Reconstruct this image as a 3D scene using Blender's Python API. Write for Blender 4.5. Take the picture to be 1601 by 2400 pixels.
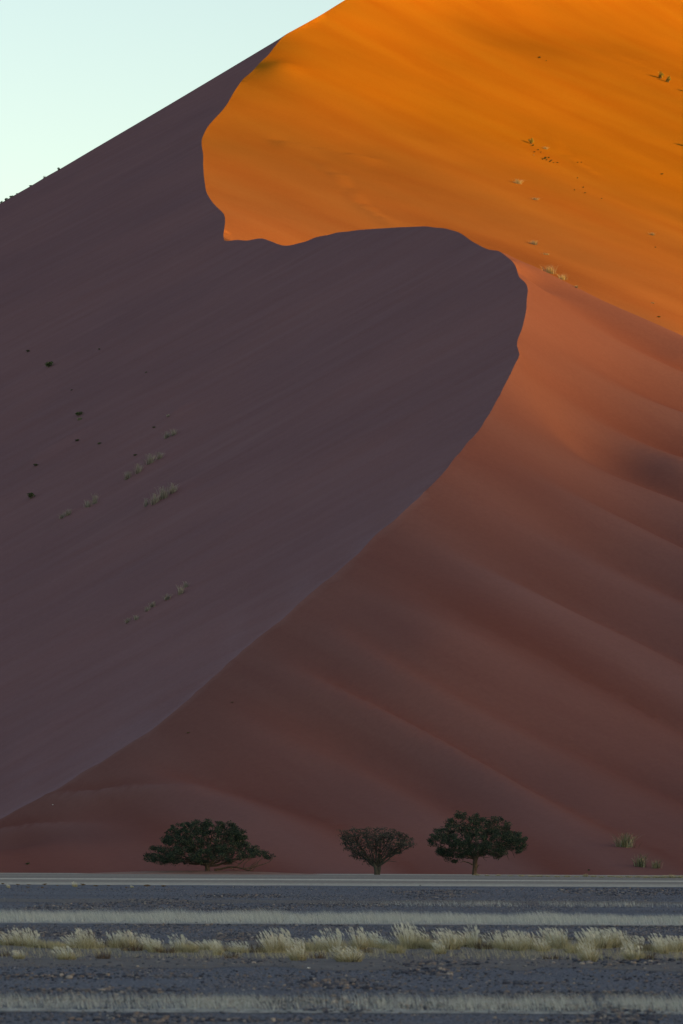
import bpy, bmesh, math, random
import numpy as np
from mathutils import Matrix, Vector
from mathutils.geometry import delaunay_2d_cdt
from mathutils.bvhtree import BVHTree

for _o in list(bpy.data.objects):
    bpy.data.objects.remove(_o, do_unlink=True)
scene = bpy.context.scene
COL = scene.collection
R = math.radians
random.seed(11)
rng = np.random.default_rng(11)

# ------------------------------------------------------------------ camera
FPX, CX, CY, HZN = 9200.0, 800.5, 1200.0, 2005.0     # focal length, centre and horizon row, in photograph pixels
CAM = np.array([0.0, 0.0, 1.7])
PITCH, ROLL = math.atan((HZN - CY) / FPX), R(0.22)
_F = np.array([0, math.cos(PITCH), math.sin(PITCH)])
_U = np.array([0, -math.sin(PITCH), math.cos(PITCH)])
_X = np.array([1.0, 0, 0])
camx = math.cos(ROLL) * _X + math.sin(ROLL) * _U
camy = -math.sin(ROLL) * _X + math.cos(ROLL) * _U
cd = bpy.data.cameras.new('camera')
cd.sensor_fit = 'HORIZONTAL'; cd.sensor_width = 36.0; cd.lens = 36.0 * FPX / 1601.0
cd.clip_start = 0.5; cd.clip_end = 40000
cd.dof.use_dof = True; cd.dof.focus_distance = 420.0; cd.dof.aperture_fstop = 8.0
cam = bpy.data.objects.new('camera', cd); COL.objects.link(cam)
cam.matrix_world = Matrix(((camx[0], camy[0], -_F[0], CAM[0]), (camx[1], camy[1], -_F[1], CAM[1]),
                           (camx[2], camy[2], -_F[2], CAM[2]), (0, 0, 0, 1)))
scene.camera = cam

# ------------------------------------------------------------------ sky, sun, exposure
SUN_AZ, SUN_EL = R(-24), R(6.0)            # azimuth measured from +X (right) towards +Y (away)
sdir = Vector((math.cos(SUN_AZ) * math.cos(SUN_EL), math.sin(SUN_AZ) * math.cos(SUN_EL), math.sin(SUN_EL)))
world = bpy.data.worlds.new('World'); scene.world = world; world.use_nodes = True
wn = world.node_tree; wn.nodes.clear()
sky = wn.nodes.new('ShaderNodeTexSky'); sky.sky_type = 'NISHITA'; sky.sun_disc = False
sky.sun_elevation = SUN_EL; sky.sun_rotation = R(90) - SUN_AZ
sky.air_density = 1.0; sky.dust_density = 1.2; sky.ozone_density = 0.48
bg = wn.nodes.new('ShaderNodeBackground'); bg.inputs['Strength'].default_value = 0.15
wo = wn.nodes.new('ShaderNodeOutputWorld')
wn.links.new(sky.outputs[0], bg.inputs[0]); wn.links.new(bg.outputs[0], wo.inputs[0])
sl = bpy.data.lights.new('sun', 'SUN'); sl.energy = 5.0; sl.angle = R(0.55); sl.color = (1.0, 0.46, 0.01)
so = bpy.data.objects.new('sun', sl); COL.objects.link(so)
so.rotation_euler = sdir.to_track_quat('Z', 'Y').to_euler()
scene.view_settings.view_transform = 'Standard'; scene.view_settings.look = 'None'
scene.view_settings.gamma = 1.0; scene.view_settings.use_curve_mapping = False
scene.view_settings.exposure = 1.32
scene.cycles.max_bounces = 5
scene.render.film_transparent = False

# ------------------------------------------------------------------ helpers
def ray(u, v):
    d = _F + camx * ((u - CX) / FPX) + camy * ((CY - v) / FPX)
    return d / d[1]                        # per metre of depth along +Y
def at(u, v, depth):
    return CAM + ray(u, v) * depth
def ground_at(u, v, z=0.0):
    d = ray(u, v); return CAM + d * ((z - CAM[2]) / d[2])

def tag(o, label=None, cat=None, group=None, kind=None):
    if label: o['label'] = label
    if cat: o['category'] = cat
    if group: o['group'] = group
    if kind: o['kind'] = kind
    return o
def link(name, mesh, mat=None, parent=None):
    if mat is not None and not mesh.materials: mesh.materials.append(mat)
    o = bpy.data.objects.new(name, mesh); COL.objects.link(o)
    if parent is not None: o.parent = parent
    return o
def empty(name, loc, rz=0.0, s=1.0):
    o = bpy.data.objects.new(name, None); COL.objects.link(o)
    o.location = loc; o.rotation_euler = (0, 0, rz); o.scale = (s, s, s); o.empty_display_size = 0.2
    return o
def mesh_np(name, verts, polys_n, loops, smooth=False):
    """verts (n,3), loops flat vertex indices, polys_n vertices in each polygon (int)"""
    me = bpy.data.meshes.new(name)
    verts = np.ascontiguousarray(verts, dtype=np.float32); loops = np.ascontiguousarray(loops, dtype=np.int32).ravel()
    npoly = len(loops) // polys_n
    me.vertices.add(len(verts)); me.vertices.foreach_set('co', verts.ravel())
    me.loops.add(len(loops)); me.loops.foreach_set('vertex_index', loops)
    me.polygons.add(npoly)
    me.polygons.foreach_set('loop_start', np.arange(npoly, dtype=np.int32) * polys_n)
    me.polygons.foreach_set('loop_total', np.full(npoly, polys_n, dtype=np.int32))
    me.polygons.foreach_set('use_smooth', np.full(npoly, smooth))
    me.update(calc_edges=True); me.validate()
    return me
_H = np.random.default_rng(5).random((257, 257))
def vnoise(x, y):
    x = np.asarray(x, float); y = np.asarray(y, float)
    xi = np.floor(x).astype(int); yi = np.floor(y).astype(int)
    fx = x - xi; fy = y - yi; fx = fx * fx * (3 - 2 * fx); fy = fy * fy * (3 - 2 * fy)
    a = _H[xi % 256, yi % 256]; b = _H[(xi + 1) % 256, yi % 256]; c = _H[xi % 256, (yi + 1) % 256]; d = _H[(xi + 1) % 256, (yi + 1) % 256]
    return (a * (1 - fx) + b * fx) * (1 - fy) + (c * (1 - fx) + d * fx) * fy - 0.5
def smooth(a, b, x):
    t = np.clip((x - a) / (b - a), 0, 1); return t * t * (3 - 2 * t)

# ------------------------------------------------------------------ materials
def newmat(name):
    m = bpy.data.materials.new(name); m.use_nodes = True
    nt = m.node_tree; b = nt.nodes['Principled BSDF']
    b.inputs['Roughness'].default_value = 0.95; b.inputs['Specular IOR Level'].default_value = 0.12
    return m, nt, b
def nnode(nt, typ, **kw):
    n = nt.nodes.new(typ)
    for k, v in kw.items():
        if k in n.inputs: n.inputs[k].default_value = v
        else: setattr(n, k, v)
    return n
def ramp(nt, src, stops):
    r = nt.nodes.new('ShaderNodeValToRGB')
    e = r.color_ramp.elements
    while len(e) < len(stops): e.new(0.5)
    for i, (p, c) in enumerate(stops):
        e[i].position = p; e[i].color = (c[0], c[1], c[2], 1)
    nt.links.new(src, r.inputs[0]); return r
def mapped(nt, rot=(0, 0, 0), scale=(1, 1, 1)):
    tc = nt.nodes.new('ShaderNodeTexCoord'); mp = nt.nodes.new('ShaderNodeMapping')
    mp.inputs['Rotation'].default_value = rot; mp.inputs['Scale'].default_value = scale
    nt.links.new(tc.outputs['Object'], mp.inputs['Vector']); return mp.outputs[0]

def streak_coords(nt, ang, along, across):
    """coordinates along and across a direction that leans by ang in the world X-Z plane"""
    tc = nt.nodes.new('ShaderNodeTexCoord'); out = nt.nodes.new('ShaderNodeCombineXYZ')
    for k, (vec, sc) in enumerate((((math.cos(ang), 0, math.sin(ang)), along), ((-math.sin(ang), 0, math.cos(ang)), across))):
        d = nnode(nt, 'ShaderNodeVectorMath', operation='DOT_PRODUCT'); nt.links.new(tc.outputs['Object'], d.inputs[0]); d.inputs[1].default_value = vec
        m_ = nnode(nt, 'ShaderNodeMath', operation='MULTIPLY'); nt.links.new(d.outputs['Value'], m_.inputs[0]); m_.inputs[1].default_value = sc
        nt.links.new(m_.outputs[0], out.inputs[k])
    return out.outputs[0]
def sand_material(name, ang, along, across, near, far, bump):
    """sand sorted by the wind into long streaks; the higher slope behind has the orange of sunlight painted in"""
    m, nt, b = newmat(name)
    v1 = streak_coords(nt, ang, along, across)
    n1 = nnode(nt, 'ShaderNodeTexNoise', Scale=1.0, Detail=6.0, Roughness=0.55); nt.links.new(v1, n1.inputs['Vector'])
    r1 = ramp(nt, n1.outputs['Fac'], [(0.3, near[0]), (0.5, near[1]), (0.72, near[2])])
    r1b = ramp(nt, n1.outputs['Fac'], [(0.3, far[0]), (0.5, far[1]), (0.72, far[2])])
    tc = nt.nodes.new('ShaderNodeTexCoord'); sp = nt.nodes.new('ShaderNodeSeparateXYZ'); nt.links.new(tc.outputs['Object'], sp.inputs[0])
    mr = nnode(nt, 'ShaderNodeMapRange'); nt.links.new(sp.outputs[1], mr.inputs[0]); mr.inputs[1].default_value = 170; mr.inputs[2].default_value = 520  # sunlit orange is blended into the sand colour towards the far slope
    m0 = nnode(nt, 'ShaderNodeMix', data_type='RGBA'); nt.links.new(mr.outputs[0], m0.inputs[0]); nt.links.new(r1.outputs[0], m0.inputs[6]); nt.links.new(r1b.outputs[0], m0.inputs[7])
    ag = nnode(nt, 'ShaderNodeAttribute', attribute_name='sky_shading')      # painted shading: swell tops lightened as if sky-lit, troughs darkened
    rg = ramp(nt, ag.outputs['Fac'], [(0.1, (0.90, 0.80, 0.76)), (0.5, (1, 1, 1)), (0.9, (1.07, 1.17, 1.22))])
    mg = nnode(nt, 'ShaderNodeMix', data_type='RGBA', blend_type='MULTIPLY'); mg.inputs[0].default_value = 1.0
    nt.links.new(m0.outputs[2], mg.inputs[6]); nt.links.new(rg.outputs[0], mg.inputs[7])
    v2 = mapped(nt, (0, 0, 0), (0.03, 0.03, 0.03))
    n2 = nnode(nt, 'ShaderNodeTexNoise', Scale=1.0, Detail=3.0); nt.links.new(v2, n2.inputs['Vector'])
    r2 = ramp(nt, n2.outputs['Fac'], [(0.3, (0.92, 0.93, 0.95)), (0.7, (1.06, 1.04, 1.02))])
    mx = nnode(nt, 'ShaderNodeMix', data_type='RGBA', blend_type='MULTIPLY'); mx.inputs[0].default_value = 1.0
    nt.links.new(mg.outputs[2], mx.inputs[6]); nt.links.new(r2.outputs[0], mx.inputs[7])
    n4 = nnode(nt, 'ShaderNodeTexNoise', Scale=1.6, Detail=7.0, Roughness=0.8); nt.links.new(tc.outputs['Object'], n4.inputs['Vector'])
    r4 = ramp(nt, n4.outputs['Fac'], [(0.3, (0.93, 0.93, 0.93)), (0.7, (1.07, 1.07, 1.07))])
    m4 = nnode(nt, 'ShaderNodeMix', data_type='RGBA', blend_type='MULTIPLY'); m4.inputs[0].default_value = 1.0
    nt.links.new(mx.outputs[2], m4.inputs[6]); nt.links.new(r4.outputs[0], m4.inputs[7])
    nt.links.new(m4.outputs[2], b.inputs['Base Color'])
    n3 = nnode(nt, 'ShaderNodeTexNoise', Scale=3.0, Detail=6.0, Roughness=0.6); nt.links.new(v1, n3.inputs['Vector'])
    bp = nnode(nt, 'ShaderNodeBump', Strength=bump, Distance=0.25); nt.links.new(n3.outputs['Fac'], bp.inputs['Height'])
    nt.links.new(bp.outputs[0], b.inputs['Normal'])
    b.inputs['Specular IOR Level'].default_value = 0.0; b.inputs['Roughness'].default_value = 1.0
    return m
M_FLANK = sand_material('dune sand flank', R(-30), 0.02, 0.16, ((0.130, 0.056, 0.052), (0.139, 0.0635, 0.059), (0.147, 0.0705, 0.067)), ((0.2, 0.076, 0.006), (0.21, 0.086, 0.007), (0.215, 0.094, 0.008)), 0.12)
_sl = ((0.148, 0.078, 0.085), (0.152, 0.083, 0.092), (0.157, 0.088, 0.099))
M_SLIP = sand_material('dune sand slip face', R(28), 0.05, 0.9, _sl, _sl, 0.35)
def pale_streaks(m):
    nt = m.node_tree; b = nt.nodes['Principled BSDF']; src = b.inputs['Base Color'].links[0].from_socket
    n = nnode(nt, 'ShaderNodeTexNoise', Scale=1.0, Detail=5.0, Roughness=0.6); nt.links.new(streak_coords(nt, R(31), 0.035, 0.75), n.inputs['Vector'])
    r = ramp(nt, n.outputs['Fac'], [(0.5, (0, 0, 0)), (0.72, (1, 1, 1))])
    n2 = nnode(nt, 'ShaderNodeTexNoise', Scale=1.0, Detail=2.0); nt.links.new(mapped(nt, (0, 0, 0), (0.02, 0.012, 0.02)), n2.inputs['Vector'])
    r2 = ramp(nt, n2.outputs['Fac'], [(0.45, (0, 0, 0)), (0.65, (1, 1, 1))])
    mu = nnode(nt, 'ShaderNodeMath', operation='MULTIPLY'); nt.links.new(r.outputs[0], mu.inputs[0]); nt.links.new(r2.outputs[0], mu.inputs[1])
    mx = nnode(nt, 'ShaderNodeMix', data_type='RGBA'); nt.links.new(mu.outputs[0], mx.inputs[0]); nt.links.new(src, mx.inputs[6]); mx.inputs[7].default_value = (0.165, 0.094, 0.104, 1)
    nt.links.new(mx.outputs[2], b.inputs['Base Color'])
pale_streaks(M_SLIP)

# ------------------------------------------------------------------ dune
S_T, S_TH = 0.62, R(35)                    # slip face: tangent of its slope, compass direction of its rise
SC, SS = S_T * math.cos(S_TH), S_T * math.sin(S_TH)
_p0 = at(0, 1919, 430.0)
def slip_z(x, y): return _p0[2] + SC * (x - _p0[0]) + SS * (y - _p0[1])
def on_slip(u, v):
    d = ray(u, v)
    y = (_p0[2] - CAM[2] - SC * _p0[0] - SS * _p0[1]) / (d[2] - SC * d[0] - SS)
    return CAM + d * y
# the winding crest from the plain (left) to the shoulder on the skyline
CREST = [(-330, 2050), (-240, 2020), (-150, 1990), (-60, 1948), (0, 1919), (57, 1888), (132, 1851), (189, 1813), (253, 1776), (310, 1739), (367, 1701),
    (425, 1653), (471, 1612), (517, 1572), (574, 1520), (672, 1443), (717, 1400), (800, 1332), (851, 1286), (882, 1253), (928, 1217),
    (989, 1158), (1010, 1138), (1048, 1097), (1092, 1043), (1132, 994), (1155, 956), (1175, 916), (1191, 887), (1208, 855), (1216, 831),
    (1212, 811), (1215, 793), (1227, 755), (1234, 719), (1236, 686), (1232, 665), (1216, 650), (1206, 621), (1186, 599), (1168, 587),
    (1146, 585), (1112, 569), (1092, 555), (1065, 540), (1016, 532), (958, 531), (900, 535), (859, 538), (813, 542), (767, 550), (741, 556),
    (716, 566), (672, 576), (637, 566), (614, 559), (599, 560), (576, 564), (557, 563), (526, 563), (524, 551), (529, 519), (525, 502),
    (500, 478), (484, 453), (480, 432), (476, 383), (474, 344), (473, 323), (488, 297), (505, 275), (520, 260), (532, 245), (545, 222),
    (553, 210), (568, 187), (589, 168), (612, 143), (630, 126), (656, 95), (672, 80)]
def densify(P, step):
    P = np.array(P, float); out = []
    for i in range(len(P) - 1):
        a, b, c, d = P[max(i - 1, 0)], P[i], P[i + 1], P[min(i + 2, len(P) - 1)]
        n = max(1, int(np.linalg.norm(c - b) / step))
        for k in range(n):
            t = k / n
            L_ = np.linalg.norm(c - b); m1 = (c - a) / (np.linalg.norm(c - a) + 1e-9) * L_ * .9; m2 = (d - b) / (np.linalg.norm(d - b) + 1e-9) * L_ * .9
            out.append((2*t**3 - 3*t**2 + 1) * b + (t**3 - 2*t**2 + t) * m1 + (-2*t**3 + 3*t**2) * c + (t**3 - t**2) * m2)
    out.append(P[-1]); return np.array(out)
cpx = densify(CREST, 7.0)
_t = np.arange(len(cpx))
cpx[:, 0] += 4.0 * vnoise(_t * 0.31, 3.3) * smooth(100, 250, cpx[:, 0]); cpx[:, 1] += 2.2 * vnoise(_t * 0.33, 9.1)
crest = np.array([on_slip(u, v) for u, v in cpx])
J = crest[-1]
# skyline to the left of the shoulder
LEFT = [(672, 80), (656, 90), (400, 243), (218, 350), (142, 395), (113, 411), (75, 434), (45, 451), (0, 477), (-200, 600), (-420, 760)]
lpx = densify(LEFT, 14.0)
lcrest = np.array([on_slip(u, v) for u, v in lpx])
RT = [(745, 39, 971), (812, -2, 1000), (900, -50, 1032), (1000, -102, 1065), (1150, -170, 1110), (1350, -250, 1165), (1601, -330, 1220)]
rcrest = np.array([J] + [at(*p) for p in RT] + [(230, 1280, 300), (420, 1300, 230)])
_rs = densify(rcrest, 6.0); rcrest = _rs

# thin plate through points of the lit flank
def tps_fit(P):
    P = np.asarray(P, float); n = len(P); s = 100.0
    X = P[:, :2] / s
    r2 = ((X[:, None, :] - X[None, :, :]) ** 2).sum(-1)
    K = 0.5 * r2 * np.log(r2 + 1e-12) + np.eye(n) * 2e-5
    A = np.zeros((n + 3, n + 3)); A[:n, :n] = K; A[:n, n] = 1; A[:n, n + 1:] = X; A[n, :n] = 1; A[n + 1:, :n] = X.T
    w = np.linalg.solve(A, np.concatenate([P[:, 2], np.zeros(3)]))
    def f(x, y):
        Q = np.stack([np.asarray(x) / s, np.asarray(y) / s], -1); out = np.empty(len(Q))
        for i in range(0, len(Q), 20000):
            q = Q[i:i + 20000]; d2 = ((q[:, None, :] - X[None]) ** 2).sum(-1)
            out[i:i + 20000] = (0.5 * d2 * np.log(d2 + 1e-12)) @ w[:n] + w[n] + q @ w[n + 1:]
        return out
    return f
pts = []
pts += [tuple(p) for p in crest[::3]] + [tuple(p) for p in rcrest[::4]]
# shoulder ridge running down to the right from the bend of the crest
SHO = [(1186, 595), (1249, 623), (1311, 654), (1356, 678), (1427, 715), (1481, 740), (1540, 767), (1601, 796), (1800, 890), (2100, 1040), (2500, 1250)]
shd = [588, 585, 582, 580, 577, 575, 572, 570, 560, 545, 525]
sho = np.array([at(u, v, d) for (u, v), d in zip(SHO, shd)])
shod = densify(sho, 3.0)
pts += [tuple(p) for p in shod]
pts += [(p[0] + 2.2, p[1] + 10, p[2] - 2.6) for p in sho] + [(p[0] + 5, p[1] + 28, p[2] - 11) for p in sho] + [(p[0] + 2, p[1] - 14, p[2] - 6.2) for p in sho]
# far lit slope
for u, v, d in [(700, 570, 737), (900, 530, 783), (1100, 540, 793), (1249, 620, 768), (1450, 715, 743), (1601, 790, 724),
                (1000, 300, 905), (1300, 300, 945), (1601, 300, 985), (800, 430, 818), (1100, 430, 848), (1400, 500, 850), (1601, 560, 845),
                (660, 150, 919), (720, 150, 928), (700, 170, 917), (690, 110, 942), (780, 110, 955), (1000, 130, 980), (1000, 0, 1042), (1200, 0, 1075), (1400, 0, 1110), (1601, 0, 1150), (1300, 130, 1024), (1601, 150, 1070),
                (1900, 300, 1020), (1900, 600, 870), (2300, 600, 920), (2300, 900, 770), (1900, 880, 745)]:
    pts.append(tuple(at(u, v, d)))
# hollow behind the bend of the crest
for u, v, dd, dz in [(750, 553, 28, 7), (860, 538, 30, 10), (960, 531, 35, 14), (1060, 540, 35, 14), (1130, 578, 30, 12), (1180, 595, 26, 10)]:
    p = on_slip(u, v); pts.append((p[0] + 8, p[1] + dd, p[2] - dz))
# near flank down to the plain
def toe_y(x): return 360.0 + 2.0 * math.sin(x * 0.09 + 1.0) + 1.2 * math.sin(x * 0.23)
for x in np.arange(-120, 221, 14.0):
    pts.append((x, toe_y(x), 0.0)); pts.append((x, toe_y(x) - 14, -1.6))
    if x > -40: pts.append((x, toe_y(x) + 12, 1.9))
    pts.append((x, toe_y(x) - 60, -8))
for u, v, d in [(1601, 1400, 467), (1300, 1400, 459), (1000, 1500, 435), (1601, 1750, 424), (1200, 1750, 417), (800, 1750, 418),
                (500, 1800, 416), (1601, 1100, 514), (1350, 1050, 514), (2000, 1400, 463), (300, 1900, 408), (100, 1960, 405)]:
    pts.append(tuple(at(u, v, d)))
flank = tps_fit(pts)

# mesh points: dense where the camera looks, coarse around it
def poly_inside(poly, P):
    x, y = P[:, 0], P[:, 1]; c = np.zeros(len(P), bool); n = len(poly); j = n - 1
    for i in range(n):
        xi, yi = poly[i, 0], poly[i, 1]; xj, yj = poly[j, 0], poly[j, 1]
        m = ((yi > y) != (yj > y)) & (x < (xj - xi) * (y - yi) / (yj - yi + 1e-12) + xi)
        c ^= m; j = i
    return c
def mindist(P, C, chunk=4000):
    out = np.empty(len(P))
    for i in range(0, len(P), chunk):
        d = P[i:i + chunk, None, :2] - C[None, :, :2]; out[i:i + chunk] = np.sqrt((d ** 2).sum(-1).min(1))
    return out
X0, X1, Y0, Y1 = -340.0, 400.0, 335.0, 1360.0
gp = []
y = Y0
while y < 1010:
    st = 1.15 if y < 620 else 1.7
    hw = 0.0905 * y + 6
    xs = np.arange(-hw, hw, st); gp.append(np.stack([xs + rng.uniform(-.2, .2, len(xs)) * st, y + rng.uniform(-.2, .2, len(xs)) * st], -1)); y += st
fine = np.concatenate(gp)
gx, gy = np.meshgrid(np.arange(X0, X1 + 1, 12.0), np.arange(Y0, Y1 + 1, 12.0))
coarse = np.stack([gx.ravel(), gy.ravel()], -1)
coarse = coarse[(np.abs(coarse[:, 0]) > 0.0905 * coarse[:, 1] + 10) | (coarse[:, 1] > 1016)]
gx, gy = np.meshgrid(np.arange(-110, 160, 5.0), np.arange(1010, 1260, 5.0))
mid = np.stack([gx.ravel(), gy.ravel()], -1)
P = np.concatenate([fine, mid, coarse])
curves = [crest, lcrest[1:], rcrest[1:]]
allc = np.concatenate(curves)
dist = mindist(P, allc)
P = P[dist > 0.75]
left_end = np.array([[X0 - 400, lcrest[-1, 1] - 60], [X0 - 400, 300], [crest[0, 0] - 30, 330]])
slip_poly = np.concatenate([crest[:, :2], lcrest[1:, :2], left_end])
back_poly = np.concatenate([lcrest[::-1, :2], rcrest[1:, :2], [[900, 1300], [900, 3000], [-900, 3000], [-900, lcrest[-1, 1] - 60]]])
in_slip = poly_inside(slip_poly, P); in_back = poly_inside(back_poly, P) & ~in_slip
ridge2 = np.concatenate([lcrest[::-1], rcrest[1:]])
FURROWS = [([(760, 372, 835), (800, 405, 820), (850, 462, 795), (900, 495, 785), (960, 525, 770)], .32, 2.2), ([(1284, 292, 945), (1300, 320, 930), (1330, 345, 915), (1365, 372, 905), (1440, 410, 890)], .3, 2.0), ([(1370, 60, 1070), (1450, 110, 1050), (1520, 150, 1040), (1601, 190, 1040)], .7, 2.2), ([(640, 300, 845), (740, 330, 848), (800, 350, 850), (900, 372, 858)], .4, 3.2)]
LIPS = [([(110, 1861, 412), (200, 1866, 412), (250, 1858, 413), (330, 1851, 414), (420, 1846, 414)], .8), ([(-60, 1955, 404), (0, 1949, 404), (40, 1943, 404), (120, 1938, 404), (200, 1934, 404)], .7)]
def zz_flank(x, y, dc, swell):
    z = flank(x, y)
    # long wind-built swells that run down the flank to the right
    a = R(30)
    w = z * math.cos(a) + x * math.sin(a); l = x * math.cos(a) - z * math.sin(a)
    w2 = w + 5.0 * vnoise(l * 0.02 + 3, w * 0.03) + 3.0 * vnoise(l * 0.035, w * 0.08 + 7)
    ph = w2 / 7.8 + 0.4 * vnoise(l * 0.013, 4.4)
    saw = ph - np.floor(ph); skew = np.where(saw < 0.62, 0.5 * saw / 0.62, 0.5 + 0.5 * (saw - 0.62) / 0.38)
    crisp = smooth(-.15, .3, vnoise(l * .02 + 50, w * .03) + .012 * (x - 5) - .004 * (z - 30))
    sn = np.sin(np.pi * skew); sw = sn ** 2 * (1 - crisp) + np.abs(sn) ** .95 * crisp
    amp = 0.35 + 0.65 * np.clip(0.5 + 1.6 * vnoise(l * 0.018 + 11, np.floor(ph) * 1.7), 0, 1.1)
    near = 1 - smooth(640, 720, y)
    fade = smooth(1, 26, dc)
    amp = amp * (0.55 + 0.45 * smooth(-30, 20, x))
    z = z + fade * (near * 2.4 * smooth(.5, 11, z) * (sw * amp - .35) + (1 - near) * (0.4 + 0.8 * smooth(20, 90, dc)) * (vnoise(w * 0.11 + 31, l * 0.016) + 0.6 * vnoise(w * 0.21, l * 0.03 + 17)))
    swell[:] = np.clip(0.5 + near * fade * (sw - .5) * amp * .9 + .25 * vnoise(w * .3, l * .03), 0, 1)  # light tops and dark troughs, shading put into the sand colour
    z = z + fade * (0.3 * vnoise(w * 0.35, l * 0.04) + near * .7 * vnoise(w * .19 + 9, l * .022))
    # furrows blown into the far slope
    for line, h, hw in FURROWS:
        q = np.array([CAM + ray(u, v) * d for u, v, d in line]); zl = np.interp(x, q[:, 0], q[:, 2]); d = z - zl
        win = smooth(q[0, 0] - 1, q[0, 0] + 2, x) * (1 - smooth(q[-1, 0] - 5, q[-1, 0], x)) * (y > 650)
        z = z + h * win * (np.where(d < 0, 1, -.4) * np.exp(-(d / hw) ** 2))
    # small drift lips near the foot of the crest
    for line, h in LIPS:
        q = np.array([CAM + ray(u, v) * d for u, v, d in line]); zl = np.interp(x, q[:, 0], q[:, 2]); d = z - zl
        win = smooth(q[0, 0] - 4, q[0, 0] + 2, x) * (1 - smooth(q[-1, 0] - 7, q[-1, 0] + 5, x)) * (y < 470)
        z = z + h * win * np.where(d < 0, np.exp(-(d / 1.1) ** 2), np.exp(-(d / .3) ** 2))
        swell += win * np.where(d < 0, .5 * np.exp(-(d / .7) ** 2), -.35 * np.exp(-((d - .9) / .8) ** 2))  # lips get a painted light edge with shade above it
    return z
# sand tails and streaks on the slip face: image segment, height, half width (m)
TAILS = [((50, 1100), (255, 980), .55, 1.0), ((255, 980), (400, 925), .25, 1.2), ((130, 1228), (235, 1165), .45, .9), ((395, 985), (445, 945), .4, .8),
         ((290, 1120), (420, 1050), .45, 1.0), ((340, 1195), (460, 1125), .5, 1.2), ((295, 1460), (470, 1365), .45, 1.1),
         ((0, 1770), (200, 1655), .35, 1.3), ((90, 1850), (210, 1780), .35, 1.0), ((0, 1850), (120, 1800), .3, 1.4), ((0, 975), (130, 905), .25, 1.4)]
def zz_slip(x, y, dc, dl):
    z = slip_z(x, y)
    a = R(31); l = x * math.cos(a) + z * math.sin(a); w = -x * math.sin(a) + z * math.cos(a)
    fade = smooth(0.5, 16, dc)
    dz = 0.5 * vnoise(w * 0.05, l * 0.02) + 0.3 * vnoise(w * 0.22 + 5, l * 0.04) + 0.2 * vnoise(w * 0.6, l * 0.06 + 9)
    # slumped tongues just below the brink
    dz += 0.5 * np.exp(-dc / 14) * np.minimum(0, vnoise(w * 0.33 + 40, l * 0.04))
    for p, q, h, hw in TAILS:
        A = on_slip(*p); B = on_slip(*q); ab = (B - A)[[0, 2]]; L2 = (ab ** 2).sum()
        t = ((x - A[0]) * ab[0] + (z - A[2]) * ab[1]) / L2
        d = np.abs((x - A[0]) * ab[1] - (z - A[2]) * ab[0]) / math.sqrt(L2)
        dz += 1.6 * h * np.exp(-(d / hw) ** 2) * smooth(-.05, .12, t) * (1 - smooth(.5, 1.15, t))
    return z + fade * smooth(1, 45, dl) * dz
dcr = mindist(P, crest)
Z = np.zeros(len(P))
fm = ~in_slip & ~in_back
SW = np.full(len(P), .5); _sw = np.empty(fm.sum())
Z[fm] = zz_flank(P[fm, 0], P[fm, 1], np.minimum(dcr[fm], mindist(P[fm], rcrest)), _sw); SW[fm] = _sw
SW[in_slip] += .4 * np.exp(-dcr[in_slip] / 13) * (1 - smooth(455, 530, P[in_slip, 1])) * (.6 + vnoise(P[in_slip, 0] * .4, P[in_slip, 1] * .05))  # slip face painted lighter near the low brink, like caught sky light
Z[in_slip] = zz_slip(P[in_slip, 0], P[in_slip, 1], dcr[in_slip], mindist(P[in_slip], lcrest))
pb = P[in_back]; zb = np.empty(len(pb))
for i in range(0, len(pb), 3000):
    d = np.sqrt(((pb[i:i + 3000, None, :] - ridge2[None, :, :2]) ** 2).sum(-1)); k = d.argmin(1)
    zb[i:i + 3000] = ridge2[k, 2] - 0.95 * d[np.arange(len(k)), k]
Z[in_back] = np.maximum(zb, -6)
NC = [len(c) for c in curves]
V2 = np.concatenate([allc[:, :2], P]); V3 = np.concatenate([allc[:, 2], Z]); VS = np.concatenate([np.where(cpx[:, 1] > 1150, .95, .5), np.full(len(allc) - len(cpx), .5), SW])  # lower crest rim lightened in colour to imitate sky light on it
n0, n1, n2 = NC
edges = [(i, i + 1) for i in range(n0 - 1)]
edges += [(n0 - 1, n0)] + [(n0 + i, n0 + i + 1) for i in range(n1 - 1)]
edges += [(n0 - 1, n0 + n1)] + [(n0 + n1 + i, n0 + n1 + i + 1) for i in range(n2 - 1)]
res = delaunay_2d_cdt([Vector(p) for p in V2], edges, [], 0, 1e-5, True)
ov, oe, of, orig = res[0], res[1], res[2], res[3]
ovn = np.array([(p[0], p[1]) for p in ov])
zo = np.array([V3[o[0]] if o else np.nan for o in orig])
bad = np.isnan(zo); so_ = np.array([VS[o[0]] if o else .5 for o in orig])
if bad.any(): zo[bad] = slip_z(ovn[bad, 0], ovn[bad, 1])
DV = np.column_stack([ovn, zo]); DF = np.array([f for f in of if len(f) == 3], dtype=np.int32)
cen = DV[DF][:, :, :2].mean(1)
fslip = poly_inside(slip_poly, cen); fback = poly_inside(back_poly, cen) & ~fslip
fcls = np.where(fslip, 1, np.where(fback, 2, 0))
a = DV[DF]; nz = np.cross(a[:, 1] - a[:, 0], a[:, 2] - a[:, 0])[:, 2]
DF[nz < 0] = DF[nz < 0][:, ::-1]
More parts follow.
